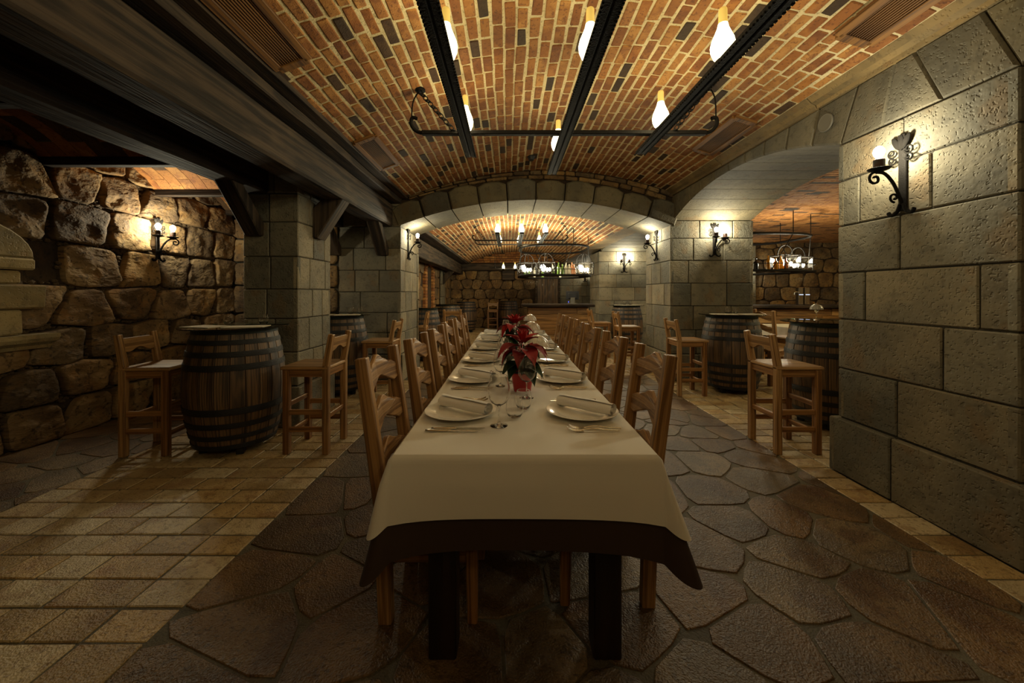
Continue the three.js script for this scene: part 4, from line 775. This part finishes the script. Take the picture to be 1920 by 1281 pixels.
// ---------------------------------------------------------------- tableware
const plateGeo = lathe([[0, 0.004], [0.075, 0.004], [0.08, 0.0], [0.085, 0.0], [0.09, 0.004], [0.112, 0.007], [0.14, 0.015], [0.164, 0.021], [0.166, 0.0225], [0.163, 0.024], [0.14, 0.0185], [0.112, 0.011], [0.108, 0.0085], [0, 0.0085]], 64);
function napkinGeo() {                                         // loosely rolled cloth with a spiral end
  const pos = [], idx = [], n = 90, m = 10, L = 0.275;
  for (let j = 0; j <= m; j++) { const z = -L / 2 + L * j / m; for (let i = 0; i <= n; i++) { const t = i / n, a = t * 2 * PI * 3.2 + 0.6, r = (0.008 + 0.025 * t) * (1 + 0.05 * Math.sin(j * 0.9 + 2 * t)); pos.push(Math.cos(a) * r * 1.18, Math.sin(a) * r * 0.86, z + 0.004 * Math.sin(t * 9)); } }
  for (let j = 0; j < m; j++) for (let i = 0; i < n; i++) { const a = j * (n + 1) + i; idx.push(a, a + 1, a + n + 2, a, a + n + 2, a + n + 1); }
  const g = new THREE.BufferGeometry(); g.setAttribute('position', new THREE.Float32BufferAttribute(pos, 3)); g.setIndex(idx); g.computeVertexNormals();
  return uvBox(g, 'z', false).translate(0, 0.03, 0);
}
M.napkin.side = THREE.DoubleSide;
const napGeo = napkinGeo(); napGeo.computeVertexNormals();
const napSmooth = mergeVertices(napGeo, 1e-5); napSmooth.computeVertexNormals();
function knifeProto() {
  const k = new THREE.Group();                                 // along local x, tip at +x
  const h = []; for (let i = 0; i <= 8; i++) { const t = i / 8; h.push([0.0035 + 0.0028 * Math.sin(PI * (0.15 + 0.7 * t)), t * 0.105]); }
  obj('handle', lathe([[0, 0], ...h, [0, 0.105]], 12).rotateZ(-PI / 2).scale(1, 0.7, 1.5).translate(-0.115, 0.004, 0), M.steel, k);
  obj('blade', extrude([[-0.012, -0.006], [0.06, -0.0085], [0.09, -0.0065], [0.108, 0.002], [0.104, 0.0055], [-0.012, 0.006]], 0.0016).rotateX(-PI / 2).translate(0, 0.003, 0), M.steel, k);
  return k;
}
function forkProto() {
  const k = new THREE.Group(); const g = [];
  g.push(tube([[-0.11, 0.005, 0], [-0.06, 0.007, 0], [0, 0.012, 0], [0.03, 0.008, 0], [0.045, 0.004, 0]], 0.0032, 20, 6).scale(1, 1, 1.4));
  g.push(at(cbox(0.03, 0.0025, 0.024, 0.001), 0.052, 0.0035, 0));
  for (let i = 0; i < 4; i++) g.push(tube([[0.062, 0.0035, -0.0098 + i * 0.0065], [0.085, 0.007, -0.0098 + i * 0.0065], [0.105, 0.0155, -0.0094 + i * 0.0063]], 0.0017, 6, 5));
  obj('fork_body', g.map((q) => uvBox(q)), M.steel, k);
  return k;
}
const knife0 = knifeProto(), fork0 = forkProto();
const wineGeo = { bowl: lathe([[0.003, 0.085], [0.014, 0.088], [0.032, 0.1], [0.045, 0.122], [0.0485, 0.145], [0.046, 0.172], [0.04, 0.198], [0.036, 0.212], [0.0352, 0.213], [0.0352, 0.212], [0.039, 0.198], [0.0448, 0.172], [0.0472, 0.145], [0.0438, 0.122], [0.031, 0.1015], [0.013, 0.0905], [0, 0.09]], 36), stem: lathe([[0, 0.0005], [0.036, 0.0005], [0.037, 0.002], [0.02, 0.005], [0.008, 0.011], [0.0042, 0.022], [0.0036, 0.05], [0.0042, 0.076], [0.008, 0.086], [0, 0.089]], 28) };
M.solidGlass = new THREE.MeshPhysicalMaterial({ color: 0xffffff, roughness: 0, transmission: 1, thickness: 0.01, ior: 1.48 });
function wineProto() { const k = new THREE.Group(); obj('bowl', wineGeo.bowl, M.solidGlass, k); obj('stem', wineGeo.stem, M.solidGlass, k); return k; }
const tumblerGeo = lathe([[0, 0.0005], [0.02, 0.0005], [0.028, 0.006], [0.037, 0.022], [0.0405, 0.04], [0.039, 0.062], [0.0345, 0.084], [0.0325, 0.092], [0.0318, 0.0925], [0.0314, 0.0918], [0.0333, 0.084], [0.0378, 0.062], [0.0392, 0.04], [0.0355, 0.0225], [0.027, 0.0095], [0, 0.008]], 36);
const wine0 = wineProto();
for (const side of [-1, 1]) {
  const word = side < 0 ? 'left' : 'right';
  [1.815, 2.51, 3.22, 3.92, 4.58, 5.27].forEach((d, i) => {
    const x = TX + side * 0.283, o = ORD[i];
    const pl = obj('dinner_plate', plateGeo, M.china); pl.position.set(x, TOP, -d); tag(pl, `${o} white dinner plate on the ${word} side of the long table`, 'plate', 'white plates on the long table');
    const nk = obj('rolled_napkin', napSmooth, M.napkin); nk.position.set(x + 0.015, TOP + 0.011, -(d + 0.01)); nk.rotation.y = PI / 4 + 0.14 + rr(-0.07, 0.07); tag(nk, `rolled white napkin on the ${o} plate of the ${word} row`, 'napkin', 'rolled napkins');
    // the diner sits outside: knives to the right hand, forks to the left
    const kd = d - side * -0.205 * 1, fd = d + side * -0.205;
    for (let q = 0; q < 2; q++) {
      const ofs = 0.028 * q, n2 = q ? 'inner' : 'outer';
      placeProto(knife0, 'table_knife', `${n2} steel knife beside the ${o} plate of the ${word} row`, 'knife', 'table knives', x + 0.0 - side * (q ? 0.02 : 0), side < 0 ? d - 0.232 + ofs : d + 0.232 - ofs, side < 0 ? rr(-0.03, 0.03) - 0.03 : PI + rr(-0.04, 0.04), TOP);
      placeProto(fork0, 'table_fork', `${n2} steel fork beside the ${o} plate of the ${word} row`, 'fork', 'table forks', x - side * 0.0 + (q ? 0.012 : 0), side < 0 ? d + 0.232 - ofs : d - 0.232 + ofs, side < 0 ? rr(-0.03, 0.03) : PI + rr(-0.04, 0.04), TOP);
    }
    const gx = TX + (side < 0 ? -0.098 : 0.045), gd = d + (side < 0 ? -0.165 : 0.275), tx = TX + (side < 0 ? -0.035 : 0.012), td = d + (side < 0 ? -0.055 : 0.075);
    placeProto(wine0, 'wine_glass', `${o} stemmed wine glass of the ${word} row on the long table`, 'wine glass', 'wine glasses on the long table', gx + rr(-0.006, 0.006), gd, 0, TOP);
    const tb = obj('water_glass', tumblerGeo, M.solidGlass); tb.position.set(tx + rr(-0.006, 0.006), TOP, -td); tag(tb, `${o} stemless water glass of the ${word} row on the long table`, 'glass', 'water glasses on the long table');
  });
}
// poinsettias
function leafGeo(L, W, bend) {
  const n = 6, pos = [], idx = [];
  for (let i = 0; i <= n; i++) { const t = i / n, w = W * Math.sin(PI * Math.pow(t, 0.72)) * (1 - 0.25 * t); const y = 0.35 * L * Math.sin(t * 1.4) - bend * L * t * t; for (const s of [-1, -0.5, 0, 0.5, 1]) pos.push(s * w / 2, y + 0.16 * w * Math.abs(s) - (s === 0 ? 0.003 : 0), t * L); }
  for (let i = 0; i < n; i++) for (let k = 0; k < 4; k++) { const a = i * 5 + k; idx.push(a, a + 5, a + 1, a + 1, a + 5, a + 6); }
  const g = new THREE.BufferGeometry(); g.setAttribute('position', new THREE.Float32BufferAttribute(pos, 3)); g.setIndex(idx); g.setAttribute('uv', new THREE.Float32BufferAttribute(new Array(pos.length / 3 * 2).fill(0).map((_, i) => (i % 2 ? pos[(i >> 1) * 3 + 2] : pos[(i >> 1) * 3])), 2)); g.computeVertexNormals();
  return g;
}
const leafSet = [leafGeo(0.14, 0.1, 0.45), leafGeo(0.13, 0.09, 0.7), leafGeo(0.095, 0.062, 0.2), leafGeo(0.06, 0.036, -0.1)];
function poinsettia(label, x, d, turn, k) {
  const p = thing('poinsettia', label, 'plant', x, TOP, d, turn, 'potted poinsettias on the table');
  obj('pot', lathe([[0, 0], [0.042, 0], [0.045, 0.004], [0.058, 0.09], [0.062, 0.098], [0.056, 0.1], [0.05, 0.088], [0, 0.086]], 28), M.potRed, p);
  obj('soil', new THREE.CylinderGeometry(0.052, 0.05, 0.006, 20).translate(0, 0.089, 0), M.soil, p);
  for (let s = 0; s < 4; s++) { const a = s * 1.6 + 0.3; obj('stem', tube([[0.01 * Math.cos(a), 0.088, 0.01 * Math.sin(a)], [0.02 * Math.cos(a), 0.16, 0.02 * Math.sin(a)], [0.035 * Math.cos(a), 0.245, 0.035 * Math.sin(a)]], 0.004, 8, 6), M.leaf, p); }
  for (let i = 0; i < 12; i++) { const m = obj('green_leaf', leafSet[i % 2], M.leaf, p); m.position.set(0, 0.12 + 0.012 * (i % 8), 0); m.rotation.set(0, i * 2.4, 0); m.rotateX(0.15 + 0.3 * rnd()); }
  for (let i = 0; i < 8; i++) { const m = obj('red_bract', leafSet[i % 2], M.red[i % 3], p); const a = i * PI * 2 / 8 + rr(-0.15, 0.15); m.position.set(Math.sin(a) * 0.02, 0.225 + rr(-0.015, 0.015), Math.cos(a) * 0.02); m.rotation.set(0, a, 0); m.rotateX(rr(0.1, 0.5)); }
  for (let i = 0; i < 6; i++) { const m = obj('red_bract', leafSet[2], M.red[(i + 1) % 3], p); const a = i * PI / 3 + 0.4; m.position.set(Math.sin(a) * 0.012, 0.25, Math.cos(a) * 0.012); m.rotation.set(0, a, 0); m.rotateX(rr(-0.5, 0.05)); }
  for (let i = 0; i < 5; i++) { const m = obj('red_bract', leafSet[3], M.red[2], p); const a = i * PI * 0.4; m.position.set(Math.sin(a) * 0.006, 0.26, Math.cos(a) * 0.006); m.rotation.set(0, a, 0); m.rotateX(-0.7); }
  p.scale.setScalar(k);
}
seed(231);
poinsettia('nearer red poinsettia in a red pot in the middle of the table', 0.078, 2.24, 0.5, 1.1);
poinsettia('farther red poinsettia behind the first on the table', 0.055, 3.4, 1.4, 1.2);
// glass lamps with ribbed domes
function domeLamp(label, x, y, d, k) {
  const p = thing('glass_dome_lamp', label, 'table lamp', x, y, d, 0, 'glass dome lamps');
  obj('stem', lathe([[0, 0], [0.04, 0], [0.042, 0.003], [0.02, 0.007], [0.007, 0.016], [0.005, 0.06], [0.006, 0.12], [0.02, 0.13], [0.03, 0.16], [0.031, 0.172], [0.029, 0.172], [0, 0.135]].map(([a, b]) => [a * k, b * k]), 24), M.solidGlass, p);
  const n = 40, m = 9, pos = [], idx = [], R = 0.088 * k;
  for (let j = 0; j <= m; j++) { const a = j / m * PI / 2 * 0.97; for (let i = 0; i < n; i++) { const q = i / n * 2 * PI, r = R * Math.cos(PI / 2 - a) * (1 + (i % 2 ? 0.025 : -0.01)) + 0.004 * k; pos.push(r * Math.cos(q), 0.17 * k + R * 1.06 * Math.sin(PI / 2 - a), r * Math.sin(q)); } }
  for (let j = 0; j < m; j++) for (let i = 0; i < n; i++) { const a = j * n + i, b = j * n + (i + 1) % n; idx.push(a, b, b + n, a, b + n, a + n); }
  const g = new THREE.BufferGeometry(); g.setAttribute('position', new THREE.Float32BufferAttribute(pos, 3)); g.setIndex(idx);
  const f = g.toNonIndexed(); f.computeVertexNormals(); obj('dome_shade', uvBox(f), M.crystal, p);
  obj('finial', lathe([[0, 0], [0.008, 0.002], [0.01, 0.008], [0.006, 0.014], [0, 0.016]], 12).scale(k, k, k).translate(0, 0.17 * k + R * 1.06, 0), M.crystal, p);
}
domeLamp('nearest glass lamp with a ribbed crystal dome, right of the poinsettia', 0.2, TOP, 2.78, 1);
domeLamp('middle glass lamp with a ribbed crystal dome on the table', 0.24, TOP, 4.1, 1);
domeLamp('farthest glass lamp with a ribbed crystal dome at the table end', 0.3, TOP, 5.5, 1);
// things on the barrels
function setBarrel(x, d, spots, where, dome) {
  spots.forEach(([dx, dd], i) => { const g = obj('water_glass', tumblerGeo, M.solidGlass); g.position.set(x + dx, GT, -(d + dd)); tag(g, `${i ? 'right' : 'left'} of the two etched tumblers on the ${where}`, 'glass', 'tumblers on the barrels'); });
  for (const s of [-1, 1]) { const m = obj('place_mat', uvBox(cbox(0.3, 0.004, 0.2, 0.001)), M.mat); m.position.set(x + s * 0.17, GT + 0.0005, -(d - 0.12 + 0.0)); m.rotation.y = s * 0.25; tag(m, `${s < 0 ? 'left' : 'right'} woven place mat on the ${where}`, 'place mat', 'woven place mats'); }
}
setBarrel(-2.345, 3.35, [[-0.14, 0.1], [0.16, 0.12]], 'large left barrel');
setBarrel(-2.24, 5.12, [[0.12, 0.1], [0.24, 0.14]], 'barrel behind the left pillar');
setBarrel(3.0, 5.25, [[-0.02, 0.05], [0.1, 0.08]], 'barrel before the sconce pillar');
setBarrel(2.78, 9.2, [[-0.03, 0.05], [0.11, 0.05]], 'barrel at the far pillar');
domeLamp('small glass dome lamp on the half-hidden right barrel', 3.2, GT - 0.001, 4.05, 0.001 + 0.62);
// ---------------------------------------------------------------- bars, hanging racks, bottles
seed(301);
function counter(label, x0, x1, d0, d1, h) {
  const c = thing('bar_counter', label, 'bar counter', 0, 0, 0);
  obj('carcass', slab(x0 + 0.03, x1 - 0.03, 0.02, h - 0.06, d0 + 0.08, d1, 0.004), M.beam[1], c);
  const n = 6, ph = (h - 0.12) / n;
  for (let r = 0; r < n; r++) { let x = x0 + 0.02; while (x < x1 - 0.05) { const l = Math.min(rr(0.7, 1.6), x1 - 0.02 - x); obj('plank', slab(x, x + l - 0.006, 0.05 + r * ph, 0.05 + (r + 1) * ph - 0.006, d0 + 0.05, d0 + 0.08, 0.004, 'x'), pick(M.plank), c); x += l; } }
  for (const s of [x0 + 0.02, x1 - 0.04]) for (let r = 0; r < n; r++) obj('plank', slab(s, s + 0.02, 0.05 + r * ph, 0.05 + (r + 1) * ph - 0.006, d0 + 0.08, d1, 0.004, 'z'), pick(M.plank), c);
  obj('counter_top', slab(x0 - 0.12, x1 + 0.1, h - 0.06, h, d0 - 0.1, d1 + 0.05, 0.012, 'x'), M.beam[1], c);
  return c;
}
counter('wooden plank bar counter with a dark top beyond the table', 0.42, 1.84, 8.85, 9.5, 1.06);
counter('plank bar counter of the bar room seen through the arcade', 4.7, 7.25, 8.1, 8.8, 1.06);
{
  const m = thing('monitor', 'black computer monitor seen from behind on the bar counter', 'monitor', 1.48, 1.06, 9.05);
  obj('housing', [uvBox(at(cbox(0.3, 0.2, 0.03, 0.006), 0, 0.2, 0)), uvBox(at(cbox(0.2, 0.13, 0.03, 0.01), 0, 0.19, 0.02))], M.screenBack, m);
  obj('stand', [uvBox(at(cbox(0.1, 0.14, 0.03, 0.004), 0, 0.08, 0.04)), uvBox(at(cbox(0.2, 0.015, 0.16, 0.004), 0, 0.0075, 0.02))], M.plasticGrey, m);
  obj('led', uvBox(at(cbox(0.008, 0.03, 0.008, 0.001), -0.1, 0.05, 0.05)), M.blueLed, m);
  const k = thing('beer_tap', 'pair of steel beer tap columns with pale light strips on the bar', 'beer tap', 6.33, 1.06, 8.4);
  for (const s of [-0.06, 0.08]) { const t = obj('column', uvBox(at(cbox(0.1, 0.38, 0.1, 0.01), s, 0.19, 0)), M.steel, k); obj('light_strip', uvBox(at(cbox(0.09, 0.012, 0.006, 0.001), s, 0.22, 0.053, 0, 0, 0)), M.paleLed, t); }
  obj('spout', tube([[-0.1, 0.27, 0.05], [-0.2, 0.27, 0.06], [-0.22, 0.22, 0.06]], 0.012, 10, 8), M.steel, k);
}
const bottleGeo = [lathe([[0, 0], [0.036, 0], [0.038, 0.006], [0.038, 0.17], [0.034, 0.2], [0.015, 0.235], [0.013, 0.29], [0.015, 0.295], [0.015, 0.305], [0, 0.306]], 14), lathe([[0, 0], [0.045, 0], [0.047, 0.006], [0.047, 0.13], [0.04, 0.17], [0.016, 0.19], [0.014, 0.23], [0.017, 0.235], [0.017, 0.26], [0, 0.262]], 14)];
const bottleMats = [['amber', std('#7a3c0c', 0.1)], ['dark', std('#14100c', 0.12)], ['green', std('#5c7a34', 0.15)], ['rose', std('#c88a62', 0.2)], ['clear', std('#c8c4b4', 0.1)], ['golden', std('#b87a1c', 0.1)]];
const hangGlass = lathe([[0.03, 0], [0.031, -0.003], [0.006, -0.008], [0.004, -0.07], [0.012, -0.085], [0.034, -0.115], [0.036, -0.14], [0.03, -0.175]], 14);
function lantern(label, x, y, d, turn, cd = POWER.lantern) {
  const l = thing('lantern', label, 'lantern', x, y, d, turn, 'iron lanterns on the bar racks'), w = 0.17, h = 0.27, g = [];
  for (const a of [-w, w]) for (const b of [-w, w]) g.push(at(cbox(0.014, h, 0.014, 0.002), a, h / 2, b));
  for (const y2 of [0.01, h]) for (const s of [-w, w]) { g.push(at(cbox(2 * w, 0.014, 0.014, 0.002), 0, y2, s)); g.push(at(cbox(0.014, 0.014, 2 * w, 0.002), s, y2, 0)); }
  obj('frame', g.map((q) => uvBox(q)), M.iron, l);
  for (const q of [0, 1]) { const p = []; for (let i = 0; i <= 12; i++) { const a = i / 12 * PI; p.push(q ? [0, h + 0.2 * Math.sin(a), w * Math.cos(a)] : [w * Math.cos(a), h + 0.2 * Math.sin(a), 0]); } obj('hoop', tube(p, 0.008, 24, 5), M.iron, l); }
  for (const [rx, px, pz] of [[0, 0, w], [0, 0, -w], [1, w, 0], [1, -w, 0]]) { const m = obj('glass_pane', new THREE.PlaneGeometry(2 * w - 0.014, h - 0.02), M.glass, l); m.position.set(px, h / 2, pz); m.rotation.y = rx * PI / 2; }
  obj('lamp_stalk', tube([[0, 0.01, 0], [0, 0.05, 0], [0, 0.08, 0]], 0.008, 6, 6), M.iron, l);
  for (const [bx, bz] of [[-0.08, 0.04], [0.08, 0.04], [-0.03, -0.06], [0.04, -0.05]]) { obj('lamp_branch', tube([[0, 0.06, 0], [bx * 0.6, 0.04, bz * 0.6], [bx, 0.07, bz]], 0.005, 8, 5), M.iron, l); const b = obj('bulb', lathe(BULB, 12), M.bulb, l); b.position.set(bx, 0.07, bz); }
  lampLight(l, 0, 0.18, 0.0, cd, PALE, 0.08);
}
function rack(label, cx, cd, rx, rz, yShelf, yRail, ceilY, where) {
  const r = thing('bar_rack', label, 'hanging rack', cx, 0, cd);
  const oval = (rx_, rz_, y, w, h) => { const p = []; for (let i = 0; i < 36; i++) { const a = i / 36 * 2 * PI; p.push([rx_ * Math.sign(Math.cos(a)) * Math.abs(Math.cos(a)) ** 0.7, y, -rz_ * Math.sign(Math.sin(a)) * Math.abs(Math.sin(a)) ** 0.7]); } return p; };
  obj('top_rail', tube(oval(rx * 0.97, rz * 0.97, yRail), 0.026, 72, 6, true), M.iron, r);
  const sh = (k) => oval(rx * k, rz * k, 0).map(([x, , z]) => [x, z]);
  obj('shelf', uvBox(extrude(sh(1.04), 0.03, 0, [sh(0.72)]).rotateX(PI / 2).translate(0, yShelf, 0)), M.iron, r);
  obj('guard_rail', tube(oval(rx * 1.03, rz * 1.03, yShelf + 0.11), 0.007, 72, 5, true), M.iron, r);
  for (let i = 0; i < 8; i++) { const a = i / 8 * 2 * PI + 0.3, f = (q) => Math.sign(q) * Math.abs(q) ** 0.7; const x = rx * 0.97 * f(Math.cos(a)), z = -rz * 0.97 * f(Math.sin(a)); const a2 = a + (i % 2 ? 0.28 : -0.28); const x2 = rx * f(Math.cos(a2)), z2 = -rz * f(Math.sin(a2)); obj('hanger', bar([x, yRail, z], [x2, yShelf, z2], 0.014, 0.014), M.iron, r); obj('rod', bar([x, yRail, z], [x, ceilY(cx + x), z], 0.014, 0.014), M.iron, r); }
  return (a) => { const f = (q) => Math.sign(q) * Math.abs(q) ** 0.7; return [cx + rx * 0.88 * f(Math.cos(a)), cd + rz * 0.88 * f(Math.sin(a))]; };
}
const on1 = rack('oval iron rack hanging over the far bar with bottles and lanterns', 1.06, 9.35, 0.82, 1.0, 1.72, 2.36, (x) => V2.y(Math.min(2.0, x)), 'far bar');
const on2 = rack('oval iron rack hanging in the bar room with bottles and lanterns', 4.75, 8.1, 1.25, 0.95, 1.75, 2.42, () => 2.86, 'bar room');
lantern('left glass lantern on the rack over the far bar', 0.4, 1.722, 8.75, 0.2);
lantern('middle glass lantern on the rack over the far bar', 0.82, 1.722, 8.6, 0.1);
lantern('right glass lantern on the rack over the far bar', 1.68, 1.722, 8.72, 0.05);
lantern('left glass lantern on the bar room rack', 5.22, 1.752, 7.35, 0.15, POWER.lantern2);
lantern('right glass lantern on the bar room rack', 5.75, 1.752, 7.75, 0.1, POWER.lantern2);
const NTH = ['leftmost', 'second', 'third', 'fourth', 'fifth', 'sixth', 'seventh', 'eighth', 'ninth', 'tenth', 'eleventh', 'twelfth'];
const inOrder = (list, key) => { const rows = [list.filter((q) => key(q) > PI), list.filter((q) => key(q) <= PI)]; rows[0].sort((a, b) => key(a) - key(b)); rows[1].sort((a, b) => key(b) - key(a)); return rows; };
function stock(on, y, where, spots) {
  inOrder(spots, (q) => q[0]).forEach((row, r) => row.forEach(([a, kind], i) => { const [x, d] = on(a), [word, m] = bottleMats[kind]; const b = obj('bottle', bottleGeo[i % 2], m); b.position.set(x, y, -d); b.scale.setScalar(0.85); tag(b, `${word} glass bottle, ${NTH[i]} from left at the ${r ? 'back' : 'front'} of the rack ${where}`, 'bottle', `bottles on the rack ${where}`); }));
}
stock(on1, 1.722, 'over the far bar', [[4.72, 2], [4.78, 2], [4.86, 4], [4.95, 4], [5.03, 3], [5.1, 3], [2.6, 2], [2.3, 2], [2.0, 4], [1.7, 2], [1.3, 4]]);
stock(on2, 1.752, 'in the bar room', [[4.0, 0], [4.1, 1], [4.2, 0], [4.32, 1], [4.42, 1], [4.5, 5], [4.58, 5], [4.66, 1], [4.74, 5], [4.82, 5], [4.9, 5], [4.98, 0], [2.0, 5], [1.85, 5], [1.7, 5], [1.55, 5], [1.4, 0]]);
function hang(on, y, where, list) {
  inOrder(list, (q) => q).forEach((row, r) => row.forEach((a, i) => { for (const k of [0, 1]) { const [x, d] = on(a); const g = obj('hanging_glass', hangGlass, M.glass); g.position.set(x, y, -(d + (k ? 0.09 : 0))); tag(g, `${k ? 'rear' : 'front'} of the ${NTH[i]} hanging glass pair, ${r ? 'back' : 'front'} of rack ${where}`, 'glass', `glasses hanging under the rack ${where}`); } }));
}
hang(on1, 1.688, 'over the far bar', [3.7, 3.85, 4.0, 4.15, 4.3, 5.0, 5.1, 5.2, 5.3, 1.5, 1.7, 1.9]);
hang(on2, 1.718, 'in the bar room', [3.9, 4.0, 4.1, 4.2, 4.3, 0.4, 0.6, 0.8, 5.6, 5.75, 5.9, 6.05]);
renderer.render(scene, camera);
